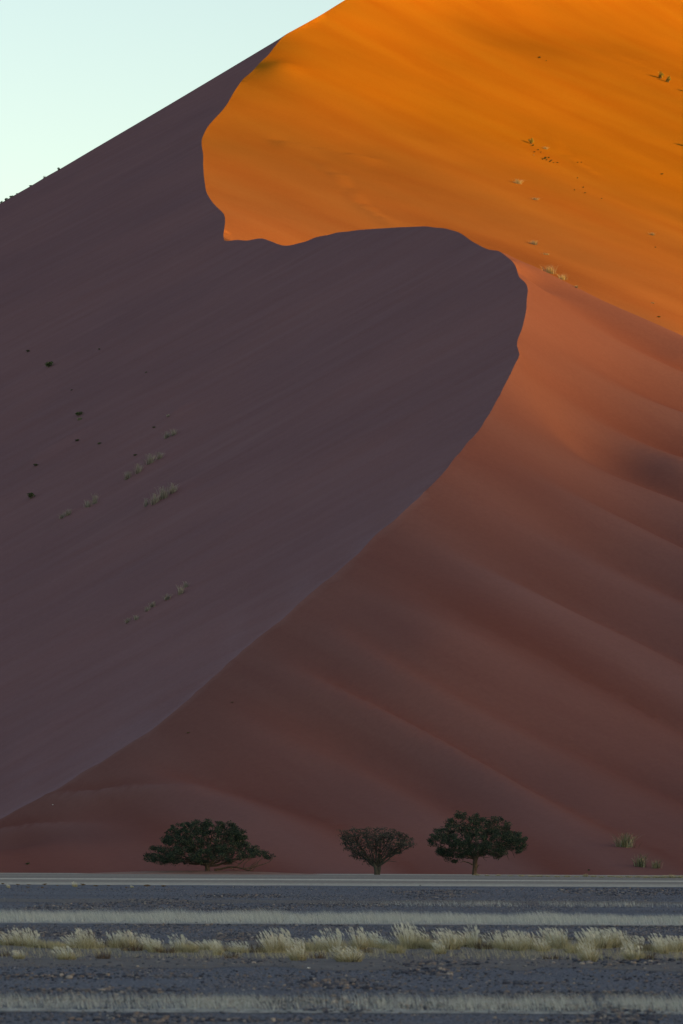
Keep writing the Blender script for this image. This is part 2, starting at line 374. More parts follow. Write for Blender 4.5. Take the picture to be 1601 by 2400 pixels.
# each face of the dune is a mesh of its own below the dune, meeting exactly along the crest
dune = empty('sand_dune', (0, 400, 0)); tag(dune, kind='structure')
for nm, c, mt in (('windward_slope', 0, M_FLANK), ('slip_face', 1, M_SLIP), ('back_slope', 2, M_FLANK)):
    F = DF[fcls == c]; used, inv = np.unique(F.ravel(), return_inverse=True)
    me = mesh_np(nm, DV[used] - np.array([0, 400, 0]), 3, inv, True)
    at_ = me.attributes.new('sky_shading', 'FLOAT', 'POINT'); at_.data.foreach_set('value', so_[used].astype(np.float32))
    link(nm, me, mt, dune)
bvh = BVHTree.FromPolygons([tuple(p) for p in DV], [tuple(int(i) for i in f) for f in DF])
def on_dune(u, v):
    d = Vector(ray(u, v)).normalized()
    h = bvh.ray_cast(Vector(CAM), d)
    return h[0] if h[0] is not None else None

# ------------------------------------------------------------------ far mountain ridge that keeps the sunrise off the plain
RD = 7600.0
ctr = np.array([sdir.x, sdir.y]) / math.hypot(sdir.x, sdir.y) * RD + np.array([0, 600]); tanv = np.array([-sdir.y, sdir.x]) / math.hypot(sdir.x, sdir.y); nrm = np.array([tanv[1], -tanv[0]])
RIDGE_H = 65.0 + RD * math.tan(SUN_EL)
t = np.linspace(-5000, 5000, 161); s = np.linspace(-1400, 1400, 29)
TT, SG = np.meshgrid(t, s)
hh = (RIDGE_H + 14 * vnoise(TT * 0.004, 2.2) + 70 * smooth(700, 4000, np.abs(TT)) * (vnoise(TT * 0.0016, 8.0) - 0.3)) * (1 - np.abs(SG / 1400) ** 1.3) + 60 * vnoise(TT * 0.004, SG * 0.006) * np.minimum(1, np.abs(SG) / 200) * (1 - np.abs(SG / 1400))
RV = np.column_stack([(ctr[0] + TT * tanv[0] + SG * nrm[0]).ravel(), (ctr[1] + TT * tanv[1] + SG * nrm[1]).ravel(), hh.ravel() - 3])
ii = np.arange(28)[:, None] * 161 + np.arange(160)[None]
RF = np.stack([ii, ii + 1, ii + 162, ii + 161], -1).reshape(-1, 4)
m_rock, nt, b = newmat('mountain rock'); b.inputs['Base Color'].default_value = (0.2, 0.13, 0.1, 1)
tag(link('mountain_ridge', mesh_np('mountain_ridge', RV, 4, RF, True), m_rock), kind='structure')

# ------------------------------------------------------------------ plain
def plain_material():
    m, nt, b = newmat('gravel plain')
    tc = nt.nodes.new('ShaderNodeTexCoord')
    v1 = mapped(nt, (0, 0, 0), (3.0, 1.2, 1)); n1 = nnode(nt, 'ShaderNodeTexNoise', Scale=6.0, Detail=8.0, Roughness=0.75); nt.links.new(v1, n1.inputs['Vector'])
    r1 = ramp(nt, n1.outputs['Fac'], [(0.38, (0.018, 0.024, 0.042)), (0.5, (0.07, 0.078, 0.112)), (0.62, (0.135, 0.142, 0.185))])
    v2 = mapped(nt, (0, 0, 0), (0.02, 0.12, 1)); n2 = nnode(nt, 'ShaderNodeTexNoise', Scale=1.0, Detail=4.0); nt.links.new(v2, n2.inputs['Vector'])
    r2 = ramp(nt, n2.outputs['Fac'], [(0.35, (0.82, 0.82, 0.85)), (0.65, (1.08, 1.07, 1.06))])
    mx = nnode(nt, 'ShaderNodeMix', data_type='RGBA', blend_type='MULTIPLY'); mx.inputs[0].default_value = 1.0
    nt.links.new(r1.outputs[0], mx.inputs[6]); nt.links.new(r2.outputs[0], mx.inputs[7])
    nt.links.new(mx.outputs[2], b.inputs['Base Color'])
    bp = nnode(nt, 'ShaderNodeBump', Strength=0.6, Distance=0.04); nt.links.new(n1.outputs['Fac'], bp.inputs['Height']); nt.links.new(bp.outputs[0], b.inputs['Normal'])
    return m
M_PLAIN = plain_material()
gv = np.array([(-16000, -16000, 0), (16000, -16000, 0), (16000, 16000, 0), (-16000, 16000, 0)], float)
tag(link('ground', mesh_np('ground', gv, 4, [0, 1, 2, 3]), M_PLAIN), kind='structure')

# pale gravel pan between the plain and the dune, with wheel ruts, and pale sand strips under the grass
def pan_material():
    m, nt, b = newmat('pale gravel pan')
    tc = nt.nodes.new('ShaderNodeTexCoord'); sp = nt.nodes.new('ShaderNodeSeparateXYZ'); nt.links.new(tc.outputs['Object'], sp.inputs[0])
    vn = mapped(nt, (0, 0, 0), (0.05, 0.02, 1)); wob = nnode(nt, 'ShaderNodeTexNoise', Scale=1.0, Detail=3.0); nt.links.new(vn, wob.inputs['Vector'])
    ad = nnode(nt, 'ShaderNodeMath', operation='MULTIPLY_ADD'); nt.links.new(wob.outputs['Fac'], ad.inputs[0]); ad.inputs[1].default_value = 9.0; nt.links.new(sp.outputs[1], ad.inputs[2])
    dv = nnode(nt, 'ShaderNodeMapRange'); nt.links.new(ad.outputs[0], dv.inputs[0]); dv.inputs[1].default_value = 215; dv.inputs[2].default_value = 375
    g, d, p = (0.20, 0.18, 0.17), (0.15, 0.135, 0.13), (0.40, 0.375, 0.34)
    r = ramp(nt, dv.outputs[0], [(0.0, (0.22, 0.20, 0.19)), (0.10, (0.33, 0.31, 0.28)), (0.2, (0.24, 0.22, 0.2)), (0.25, d), (0.29, g), (0.345, d), (0.375, p), (0.42, p), (0.45, g), (0.55, d), (0.66, g), (0.74, d), (0.86, (0.23, 0.205, 0.19)), (0.93, (0.34, 0.31, 0.28))])
    v1 = mapped(nt, (0, 0, 0), (1.6, 0.22, 1)); n1 = nnode(nt, 'ShaderNodeTexNoise', Scale=2.0, Detail=7.0, Roughness=0.7); nt.links.new(v1, n1.inputs['Vector'])
    r1 = ramp(nt, n1.outputs['Fac'], [(0.35, (0.62, 0.62, 0.66)), (0.65, (1.15, 1.12, 1.1))])
    mx = nnode(nt, 'ShaderNodeMix', data_type='RGBA', blend_type='MULTIPLY'); mx.inputs[0].default_value = 1.0
    nt.links.new(r.outputs[0], mx.inputs[6]); nt.links.new(r1.outputs[0], mx.inputs[7]); nt.links.new(mx.outputs[2], b.inputs['Base Color'])
    bp = nnode(nt, 'ShaderNodeBump', Strength=0.4, Distance=0.05); nt.links.new(n1.outputs['Fac'], bp.inputs['Height']); nt.links.new(bp.outputs[0], b.inputs['Normal'])
    return m
def strip(name, y_near, y_far, wob, z, mat, hw=70, seed=0.0, crown=0.0):
    xs = np.linspace(-hw, hw, 241); rows = np.linspace(0, 1, 9); V = []
    for t in rows:
        yn = y_near + wob * vnoise(xs * 2.2 / max(1, y_near / 60), seed) + 0.5 * wob * vnoise(xs * 7 / max(1, y_near / 60), seed + 3)
        yf = y_far + wob * 2 * vnoise(xs * 1.7 / max(1, y_near / 60), seed + 9)
        V.append(np.column_stack([xs, yn + (yf - yn) * t, np.full_like(xs, z) + crown * 4 * t * (1 - t)]))
    V = np.concatenate(V); i = np.arange(8)[:, None] * 241 + np.arange(240)[None]
    me = mesh_np(name, V, 4, np.stack([i, i + 1, i + 242, i + 241], -1).reshape(-1, 4), True)
    return tag(link(name, me, mat), kind='structure')
strip('gravel_pan', 221, 372, 2.0, 0.006, pan_material(), seed=1.0)
def flat_sand(name, c0, c1, sc):
    m, nt, b = newmat(name); v = mapped(nt, (0, 0, 0), (sc, sc * 0.5, 1)); n = nnode(nt, 'ShaderNodeTexNoise', Scale=1.0, Detail=7.0, Roughness=0.7); nt.links.new(v, n.inputs['Vector'])
    r = ramp(nt, n.outputs['Fac'], [(0.35, c0), (0.65, c1)]); nt.links.new(r.outputs[0], b.inputs['Base Color'])
    return m
M_PALE = flat_sand('pale silt', (0.10, 0.10, 0.105), (0.29, 0.285, 0.28), 4.0)
M_BROWN = flat_sand('brown silt between stones', (0.058, 0.055, 0.066), (0.105, 0.094, 0.104), 3.0)
strip('pale_sand_strip', 97.2, 100.5, 0.5, 0.006, M_PALE, hw=30, seed=4.0)
strip('pale_sand_strip', 42.7, 43.6, 0.25, 0.006, M_PALE, hw=16, seed=6.0)
strip('brown_silt_strip', 59.5, 76.0, 2.2, 0.005, M_BROWN, hw=22, seed=8.0)
strip('brown_silt_strip', 140.0, 150.0, 3.0, 0.005, M_BROWN, hw=40, seed=12.0)
# low sand mound under the wide tree
ml = at(470, 2046, 350.0); tm = np.linspace(0, 2 * math.pi, 49)[:-1]; V = [(0, 0, 0.30)]; Fm = []
for k, (rr, hz) in enumerate([(0.25, .28), (0.5, .2), (0.75, .09), (1.0, -.03)]):
    for a_ in tm: V.append((math.cos(a_) * 11 * rr * (1 + .1 * math.sin(2 * a_ + 1)), math.sin(a_) * 7 * rr, hz))
Fm = [(0, 1 + i, 1 + (i + 1) % 48, 1 + (i + 1) % 48) for i in range(48)]
me = bpy.data.meshes.new('sand_mound')
fl = [(0, 1 + i, 1 + (i + 1) % 48) for i in range(48)] + [(1 + 48 * k + i, 49 + 48 * k + i, 49 + 48 * k + (i + 1) % 48, 1 + 48 * k + (i + 1) % 48) for k in range(3) for i in range(48)]
me.from_pydata(V, [], fl)
for p_ in me.polygons: p_.use_smooth = True
mo = link('sand_mound', me, flat_sand('toe sand', (0.15, 0.085, 0.075), (0.2, 0.115, 0.1), 1.0)); mo.location = (ml[0], ml[1], 0); tag(mo, kind='structure')

# ------------------------------------------------------------------ stones
def stone_block(n, pos, size, seed):
    g = np.random.default_rng(seed)
    ph = (1 + 5 ** .5) / 2
    ico = np.array([(-1, ph, 0), (1, ph, 0), (-1, -ph, 0), (1, -ph, 0), (0, -1, ph), (0, 1, ph), (0, -1, -ph), (0, 1, -ph), (ph, 0, -1), (ph, 0, 1), (-ph, 0, -1), (-ph, 0, 1)]) / 1.9
    fi = np.array([(0, 11, 5), (0, 5, 1), (0, 1, 7), (0, 7, 10), (0, 10, 11), (1, 5, 9), (5, 11, 4), (11, 10, 2), (10, 7, 6), (7, 1, 8), (3, 9, 4), (3, 4, 2), (3, 2, 6), (3, 6, 8), (3, 8, 9), (4, 9, 5), (2, 4, 11), (6, 2, 10), (8, 6, 7), (9, 8, 1)])
    sc = size[:, None] * g.uniform(.65, 1.3, (n, 3)) * np.array([1.15, 1.0, .62])
    v = ico[None] * sc[:, None, :] * g.uniform(.75, 1.15, (n, 12, 1))
    an = g.uniform(0, 6.28, n); c, s_ = np.cos(an)[:, None], np.sin(an)[:, None]
    v = np.stack([v[..., 0] * c - v[..., 1] * s_, v[..., 0] * s_ + v[..., 1] * c, v[..., 2]], -1)
    v += pos[:, None, :] + np.array([0, 0, 1.0]) * (size * .25)[:, None, None]
    return v.reshape(-1, 3), (fi[None] + (np.arange(n) * 12)[:, None, None]).reshape(-1, 3)
def stone_mat(name, stops):
    m, nt, b = newmat(name); gi = nt.nodes.new('ShaderNodeNewGeometry')
    r = ramp(nt, gi.outputs['Random Per Island'], stops); nt.links.new(r.outputs[0], b.inputs['Base Color'])
    b.inputs['Roughness'].default_value = 0.75; b.inputs['Specular IOR Level'].default_value = 0.3
    return m
M_STONE = stone_mat('desert stones', [(0.0, (0.014, 0.017, 0.034)), (0.45, (0.034, 0.037, 0.06)), (0.72, (0.10, 0.095, 0.11)), (0.93, (0.15, 0.115, 0.10)), (0.99, (0.26, 0.23, 0.21))])
def scatter_rows(n, v0, v1, pmin, pmax, seed):
    """stones thrown over a stretch of the plain, larger ones standing for heaps farther off"""
    g = np.random.default_rng(seed)
    vv = g.uniform(v0, v1, n); dd = CAM[2] * FPX / (vv - HZN)
    x = g.uniform(-1.15, 1.15, n) * 0.087 * dd
    patch = vnoise(x * 14 / dd * 3, vv * 0.09 + seed)
    keep = g.random(n) < 0.55 + 1.1 * patch
    size = np.exp(g.uniform(math.log(pmin), math.log(pmax), n)) * dd / FPX * (0.8 + 0.6 * (patch > 0.15))
    x, dd, size = x[keep], dd[keep], size[keep]
    return np.column_stack([x, dd, np.zeros_like(x)]), size
def pebbles(pos, size, seed):
    g = np.random.default_rng(seed); n = len(pos)
    o_ = np.array([(1, 0, 0), (-1, 0, 0), (0, 1, 0), (0, -1, 0), (0, 0, 1), (0, 0, -.4)], float)
    f_ = np.array([(0, 2, 4), (2, 1, 4), (1, 3, 4), (3, 0, 4), (2, 0, 5), (1, 2, 5), (3, 1, 5), (0, 3, 5)])
    v = o_[None] * (size[:, None] * g.uniform(.6, 1.4, (n, 3)) * np.array([1, 1, .75]))[:, None, :]
    an = g.uniform(0, 6.28, n); c, s_ = np.cos(an)[:, None], np.sin(an)[:, None]
    v = np.stack([v[..., 0] * c - v[..., 1] * s_, v[..., 0] * s_ + v[..., 1] * c, v[..., 2]], -1) + pos[:, None, :]
    return v.reshape(-1, 3), (f_[None] + (np.arange(n) * 6)[:, None, None]).reshape(-1, 3)
for n_, v0_, v1_, a_, b_, sd_ in ((52000, 2236, 2420, .9, 2.4, 31), (22000, 2166, 2206, .8, 2.0, 32), (34000, 2078, 2135, .6, 1.5, 33)):
    pp, ss = scatter_rows(n_, v0_, v1_, a_, b_, sd_); vv_, ff_ = pebbles(pp, ss, sd_)
    tag(link('pebbles', mesh_np('pebbles', vv_, 3, ff_), M_STONE), 'fine dark pebbles strewn over the plain', 'gravel', kind='stuff')
P1_, S1_ = scatter_rows(13000, 2167, 2204, 0.9, 3.6, 1)
P2_, S2_ = scatter_rows(30000, 2242, 2420, 1.0, 6.0, 2)
P3_, S3_ = scatter_rows(22000, 2079, 2134, 0.8, 2.3, 3)
P4_, S4_ = scatter_rows(3500, 2200, 2245, 0.9, 3.0, 4)
for pp, ss, sd in ((P1_, S1_, 1), (P2_, S2_, 2), (P3_, S3_, 3), (P4_, S4_, 4)):
    vv_, ff_ = stone_block(len(pp), pp, ss, sd)
    tag(link('gravel', mesh_np('gravel', vv_, 3, ff_), M_STONE), 'dark stony gravel strewn over the plain', 'gravel', kind='stuff')

# ------------------------------------------------------------------ grass
def blade_mesh(base, h, lean, width, segs=3, droop=0.0, g=rng):
    """base (n,3), h (n), lean (n,2) tip offset, one tapering ribbon each"""
    n = len(base); an = g.uniform(0, math.pi, n); wd = np.stack([np.cos(an), np.sin(an), np.zeros(n)], -1) * width[:, None] * .5
    V = np.empty((n, segs + 1, 2, 3))
    for k in range(segs + 1):
        t = k / segs
        c = base.copy(); c[:, :2] += lean * (t ** 1.7); c[:, 2] += h * (t - droop * t ** 3)
        w = wd * (1 - 0.85 * t)
        V[:, k, 0] = c - w; V[:, k, 1] = c + w
    i = (np.arange(n) * (segs + 1) * 2)[:, None] + np.arange(segs)[None] * 2
    F = np.stack([i, i + 1, i + 3, i + 2], -1).reshape(-1, 4)
    return V.reshape(-1, 3), F
def grass_mat(name, stops, trans=0.25):
    m, nt, b = newmat(name); gi = nt.nodes.new('ShaderNodeNewGeometry')
    r = ramp(nt, gi.outputs['Random Per Island'], stops); nt.links.new(r.outputs[0], b.inputs['Base Color'])
    if trans:
        tr = nt.nodes.new('ShaderNodeBsdfTranslucent'); mxs = nt.nodes.new('ShaderNodeMixShader'); mxs.inputs[0].default_value = trans
        nt.links.new(r.outputs[0], tr.inputs[0]); nt.links.new(b.outputs[0], mxs.inputs[1]); nt.links.new(tr.outputs[0], mxs.inputs[2])
        nt.links.new(mxs.outputs[0], nt.nodes['Material Output'].inputs[0])
    return m
M_BLADE = grass_mat('dry grass', [(0.0, (0.22, 0.20, 0.11)), (0.5, (0.35, 0.325, 0.20)), (1.0, (0.47, 0.44, 0.32))])
M_PLUME = grass_mat('feathery seed heads', [(0.0, (0.50, 0.50, 0.44)), (1.0, (0.70, 0.70, 0.64))], 0.35)
M_THATCH = grass_mat('dead grass base', [(0.0, (0.05, 0.038, 0.03)), (1.0, (0.13, 0.09, 0.065))], 0.0)
M_BAND = grass_mat('bleached grass', [(0.0, (0.24, 0.26, 0.26)), (0.5, (0.36, 0.39, 0.39)), (1.0, (0.52, 0.55, 0.56))], 0.3)
M_DUNEGRASS = grass_mat('dune grass', [(0.0, (0.13, 0.12, 0.095)), (0.5, (0.27, 0.245, 0.20)), (1.0, (0.46, 0.42, 0.36))])

def grass_band(name, label, n, y0, y1, hw, hmin, hmax, width, seed, xfun=None, hfun=None, mat=None):
    g = np.random.default_rng(seed)
    x = g.uniform(-hw, hw, n); y = g.uniform(y0, y1, n) + 0.4 * vnoise(x * 1.3, seed)
    if xfun is not None:
        k = g.random(n) < xfun(x); x, y = x[k], y[k]
    h = g.uniform(hmin, hmax, len(x)) * (0.8 + 0.5 * (vnoise(x * 1.1, seed + 2.0) + .5) + .25 * vnoise(x * 5, seed + 5.0))
    if hfun is not None: h *= hfun(x)
    lean = np.stack([-h * g.uniform(.05, .6, len(x)), h * g.uniform(-.3, .3, len(x))], -1)
    V, F = blade_mesh(np.column_stack([x, y, np.zeros_like(x)]), h, lean, g.uniform(.6, 1.3, len(x)) * width, 2, 0.1, g)
    tag(link(name, mesh_np(name, V, 4, F), mat or M_BAND), label, 'grass', kind='stuff')
M_STALK = grass_mat('brown dry stalks', [(0.0, (0.08, 0.06, 0.04)), (0.7, (0.17, 0.13, 0.085)), (1.0, (0.34, 0.31, 0.25))], 0.1)
ux = lambda u, d: (u - CX) / FPX * d
grass_band('grass_band', 'long even band of bleached grass beyond the tuft row', 56000, 98.2, 110, 14, .10, .25, .006, 21, None,
           lambda x: 0.85 + .35 * np.exp(-((x - ux(560, 103)) / 1.1) ** 2) + .3 * np.exp(-((x - ux(790, 103)) / .8) ** 2) + .12 * np.exp(-((x + 6) / 2) ** 2) - .15 * smooth(6, 9, x))
grass_band('grass_band', 'low blurred band of pale grass nearest the camera', 26000, 43.2, 46.6, 6, .04, .14, .0035, 22, lambda x: 0.6 + .9 * vnoise(x * 2.0, 7.7))
grass_band('grass_band', 'thin broken line of pale grass on the far gravel', 9000, 132, 142, 18, .06, .17, .007, 23, lambda x: np.clip(1.2 * smooth(-1, 3, x) * (0.5 + 1.3 * vnoise(x * .9, 5.5)), 0, 1))
grass_band('grass_band', 'sparse short dry stalks in front of the tuft row', 2200, 59.5, 66, 9, .02, .08, .005, 24, lambda x: 0.5 + 1.2 * vnoise(x * 1.6, 15.5), None, M_STALK)

grass_band('grass_band', 'low yellow dry grass filling the gaps of the tuft row', 12000, 64.5, 71.5, 9, .05, .17, .0055, 25, lambda x: 0.5 + 1.1 * vnoise(x * 1.9, 25.5), None, M_BLADE)
def make_tuft_meshes(seed, wild):
    """a tussock one metre high: green-yellow blades, pale plumes above, dead thatch at the foot"""
    g = np.random.default_rng(seed); n = 300
    r = np.sqrt(g.random(n)) * .30; a_ = g.uniform(0, 6.283, n)
    base = np.column_stack([r * np.cos(a_), r * np.sin(a_), np.zeros(n)])
    h = g.uniform(.45, .85, n) * (1 - .45 * (r / .3) ** 2); out = g.uniform(.3, 1.2, n)
    lean = base[:, :2] * out[:, None] + np.column_stack([-g.uniform(0, .09, n), g.normal(0, .05, n)])
    V, F = blade_mesh(base, h, lean, g.uniform(.010, .020, n), 3, .06, g)
    bl = mesh_np('blades', V, 4, F); bl.materials.append(M_BLADE)
    k = 44; r = np.sqrt(g.random(k)) * .25; a_ = g.uniform(0, 6.283, k)
    cx, cy = r * np.cos(a_), r * np.sin(a_)
    V = []; F = []
    for i in range(k):
        top = g.uniform(.55, .92 + .15 * wild); lx = cx[i] * 1.5 - g.uniform(0.0, .14); ly = cy[i] * 1.4
        for q in range(2):                         # a plume is two crossed leaves with a thin stalk
            an = g.uniform(0, 3.14); w = g.uniform(.010, .022); L = g.uniform(.12, .24)
            dx, dy = math.cos(an) * w, math.sin(an) * w; b0 = len(V)
            V += [(lx, ly, top - L), (lx - dx - .03, ly - dy, top - L * .5), (lx - .09, ly, top), (lx + dx - .03, ly + dy, top - L * .5)]
            F.append((b0, b0 + 1, b0 + 2, b0 + 3))
        b0 = len(V); V += [(cx[i] * .7 - .004, cy[i] * .7, .1), (cx[i] * .7 + .004, cy[i] * .7, .1), (lx + .004, ly, top - L), (lx - .004, ly, top - L)]; F.append((b0, b0 + 1, b0 + 2, b0 + 3))
    sd = mesh_np('seed_heads', np.array(V), 4, np.array(F)); sd.materials.append(M_PLUME)
    n = 90; r = np.sqrt(g.random(n)) * .27; a_ = g.uniform(0, 6.283, n); base = np.column_stack([r * np.cos(a_), r * np.sin(a_), np.zeros(n)])
    V, F = blade_mesh(base, g.uniform(.1, .3, n), base[:, :2] * .5 + g.normal(0, .05, (n, 2)), g.uniform(.015, .03, n), 2, 0, g)
    th = mesh_np('thatch', V, 4, F); th.materials.append(M_THATCH)
    return bl, sd, th
TUFTS = [make_tuft_meshes(100 + i, i % 3 / 2) for i in range(6)]
# base column, base row, height, width in photograph pixels; kind: 0 seeding, 1 no plumes, 2 withered
ROW = [(12, 2219, 52, 46, 0), (48, 2220, 54, 50, 0), (84, 2220, 50, 44, 0), (116, 2222, 42, 40, 1), (147, 2222, 44, 40, 1), (178, 2223, 62, 44, 0), (203, 2224, 82, 34, 0), (226, 2224, 50, 40, 0),
    (247, 2222, 46, 34, 2), (272, 2223, 62, 42, 0), (296, 2226, 58, 42, 0), (318, 2226, 44, 34, 2), (346, 2228, 58, 46, 0), (372, 2229, 60, 40, 0), (398, 2230, 40, 34, 2), (424, 2232, 76, 36, 0), (447, 2232, 50, 40, 1),
    (476, 2230, 54, 46, 0), (499, 2230, 52, 36, 0), (530, 2230, 32, 36, 2), (566, 2230, 44, 44, 0), (600, 2232, 46, 44, 2), (636, 2234, 60, 46, 0), (663, 2231, 76, 52, 0), (690, 2232, 68, 46, 0), (728, 2230, 50, 44, 1), (757, 2230, 58, 42, 0), (787, 2230, 66, 44, 0),
    (842, 2226, 62, 46, 0), (874, 2224, 60, 44, 0), (902, 2222, 56, 40, 0), (926, 2232, 56, 38, 1), (957, 2226, 74, 44, 0), (982, 2222, 70, 44, 0), (1008, 2226, 50, 38, 1), (1028, 2233, 52, 34, 0), (1054, 2228, 64, 44, 0), (1086, 2222, 70, 52, 0), (1112, 2222, 60, 40, 0),
    (1136, 2226, 44, 34, 2), (1160, 2222, 66, 46, 0), (1188, 2226, 62, 44, 0), (1217, 2230, 64, 48, 0), (1246, 2228, 56, 40, 0), (1270, 2229, 58, 44, 0), (1298, 2222, 80, 46, 0), (1318, 2226, 66, 40, 0), (1340, 2232, 50, 34, 1),
    (1372, 2224, 66, 46, 0), (1402, 2222, 70, 46, 0), (1430, 2224, 74, 54, 0), (1462, 2224, 72, 48, 0), (1488, 2226, 56, 38, 0), (1512, 2228, 44, 34, 2), (1542, 2230, 58, 44, 0), (1576, 2228, 76, 48, 0), (1604, 2230, 78, 46, 0)]
FRONT = [(4, 2243, 20, 30, 2, 'small withered brown grass tuft at the left edge before the row'), (52, 2246, 26, 26, 0, 'small pale grass tuft before the row near the left edge'),
    (156, 2250, 36, 44, 0, 'rounded yellow grass tuft before the row, under the leftmost stretch'), (247, 2246, 30, 30, 2, 'withered dark grass tuft before the row, right of a rounded yellow one'),
    (506, 2243, 40, 22, 0, 'narrow white plumed grass tuft before the row below the wide tree'), (545, 2246, 22, 30, 2, 'low withered tuft right of the narrow white plumed one'),
    (701, 2248, 48, 38, 0, 'bright white plumed tuft before the tallest left hand clump'), (745, 2246, 24, 32, 2, 'low brown tuft right of a bright white plumed one'),
    (818, 2256, 46, 60, 0, 'broad low yellow grass tuft standing farthest forward at mid picture'), (862, 2234, 20, 22, 2, 'tiny brown tuft right of the broad low yellow tuft'),
    (1388, 2258, 56, 38, 0, 'upright pale plumed tuft standing farthest forward on the right'), (1482, 2250, 48, 44, 0, 'round yellow tuft before the row, second from right of the front ones'),
    (1518, 2252, 34, 40, 2, 'withered brown tuft beside the round yellow front tuft'), (1566, 2240, 42, 26, 0, 'small slim plumed tuft before the row near the right edge'), (1300, 2252, 18, 36, 2, 'flat withered tuft left of the upright pale front tuft')]
ORD = ['first', 'second', 'third', 'fourth', 'fifth', 'sixth', 'seventh', 'eighth', 'ninth', 'tenth', 'eleventh', 'twelfth', 'thirteenth', 'fourteenth', 'fifteenth', 'sixteenth', 'seventeenth', 'eighteenth', 'nineteenth', 'twentieth', 'twenty-first', 'twenty-second', 'twenty-third']
LOOK = {0: 'white plumed yellow grass tuft', 1: 'short yellow grass tuft without plumes', 2: 'withered brown grass tuft'}
def place_tuft(u, v, hp, wp, kind, label, group):
    p = ground_at(u, v); k = p[1] / FPX
    o = empty('grass_tuft', (p[0], p[1] + random.uniform(-1.2, 1.2), 0), random.uniform(-.5, .5)); o.scale = (wp * k / .72, wp * k / .72, hp * k / 1.05)
    bl, sd, th = TUFTS[random.randrange(6)]
    if kind != 2: link('blades', bl, None, o)
    if kind == 0: link('seed_heads', sd, None, o)
    t_ = link('thatch', th, None, o)
    if kind == 2: t_.scale = (1.3, 1.3, 2.6)
    tag(o, label, 'grass', group)
nsec = {}
for i, (u, v, hp, wp, kind) in enumerate(ROW):
    sec = 0 if u < 540 else 1 if u < 1070 else 2
    nsec[sec] = nsec.get(sec, 0) + 1
    where = ('in the row, left third of picture', 'in the row, middle third of picture', 'in the row, right third of picture')[sec]
    place_tuft(u, v, hp * random.uniform(.5, .95), wp * random.uniform(.9, 1.5), kind, '%s, %s tuft %s' % (LOOK[kind], ORD[nsec[sec] - 1], where), 'grass tufts in the row across the gravel')
for u, v, hp, wp, kind, lab in FRONT:
    place_tuft(u, v, hp, wp * 1.15, kind, lab, 'grass tufts standing before the row')

# ------------------------------------------------------------------ plants on the dune
def leaf_cloud(cent, rad, nper, size, g, flat=0.8):
    """leaf quads scattered through balls: cent (m,3), rad (m)"""
    m = len(cent); n = m * nper
    d = g.normal(size=(n, 3)); d /= np.linalg.norm(d, axis=1)[:, None]
    c = np.repeat(cent, nper, 0) + d * (np.repeat(rad, nper) * g.random(n) ** .45)[:, None] * np.array([1, 1, flat])
    a1 = g.normal(size=(n, 3)); a1 /= np.linalg.norm(a1, axis=1)[:, None]
    a2 = np.cross(a1, g.normal(size=(n, 3))); a2 /= np.linalg.norm(a2, axis=1)[:, None]
    s_ = (size * g.uniform(.6, 1.4, n))[:, None]
    V = np.stack([c - a1 * s_, c + a2 * s_ * .5, c + a1 * s_, c - a2 * s_ * .5], 1).reshape(-1, 3)
    return V, np.arange(n * 4).reshape(-1, 4)
def tube(path, radii, sides=6):
    path = np.asarray(path, float); V = []; F = []
    for i, (p, r) in enumerate(zip(path, radii)):
        t = path[min(i + 1, len(path) - 1)] - path[max(i - 1, 0)]; t /= np.linalg.norm(t) + 1e-9
        a1 = np.cross(t, (0.3, 1, 0.2)); a1 /= np.linalg.norm(a1) + 1e-9; a2 = np.cross(t, a1)
        for k in range(sides):
            an = 2 * math.pi * k / sides; V.append(p + (a1 * math.cos(an) + a2 * math.sin(an)) * r)
    for i in range(len(path) - 1):
        for k in range(sides): F.append((i * sides + k, i * sides + (k + 1) % sides, (i + 1) * sides + (k + 1) % sides, (i + 1) * sides + k))
    return np.array(V), np.array(F)
def join(parts):
    V = []; F = []; n = 0
    for v, f in parts: V.append(v); F.append(f + n); n += len(v)
    return np.concatenate(V), np.concatenate(F)
def leaf_mat(name, stops):
    return grass_mat(name, stops, 0.2)
M_SHRUB = leaf_mat('shrub leaves', [(0.0, (0.025, 0.045, 0.02)), (0.6, (0.06, 0.09, 0.035)), (1.0, (0.13, 0.15, 0.06))])
M_SHRUBY = leaf_mat('yellowish shrub leaves', [(0.0, (0.14, 0.13, 0.03)), (0.6, (0.26, 0.23, 0.05)), (1.0, (0.36, 0.32, 0.1))])
M_WOOD, _nt, _b = newmat('grey wood'); _b.inputs['Base Color'].default_value = (0.14, 0.115, 0.095, 1)
def make_shrub(seed, mat):
    """unit shrub: one metre high, leaves and forked stems"""
    g = np.random.default_rng(seed); c = []; st = []
    for k in range(9):
        a_ = g.uniform(0, 6.28); r = g.uniform(.1, .42); z = g.uniform(.35, .8) ; p = np.array([r * math.cos(a_), r * math.sin(a_), z]); c.append(p)
        st.append(tube([(0, 0, -.1), p * .5 + np.array([0, 0, .02]), p], [.03, .02, .01], 4))
    c = np.array(c + [(0, 0, .45), (.08, .05, .65), (-.1, 0, .3)]); V, F = leaf_cloud(c, g.uniform(.16, .28, 12), 44, .065, g)
    lf = mesh_np('foliage', V, 4, F); lf.materials.append(mat)
    V, F = join(st); s_ = mesh_np('stems', V, 4, F); s_.materials.append(M_WOOD)
    return lf, s_
SHRUBS = [make_shrub(300 + i, M_SHRUB) for i in range(4)]; SHRUBSY = [make_shrub(320 + i, M_SHRUBY) for i in range(3)]
M_DUNEGREEN = grass_mat('green dune grass', [(0.0, (0.06, 0.078, 0.042)), (0.5, (0.15, 0.16, 0.09)), (1.0, (0.36, 0.35, 0.26))])
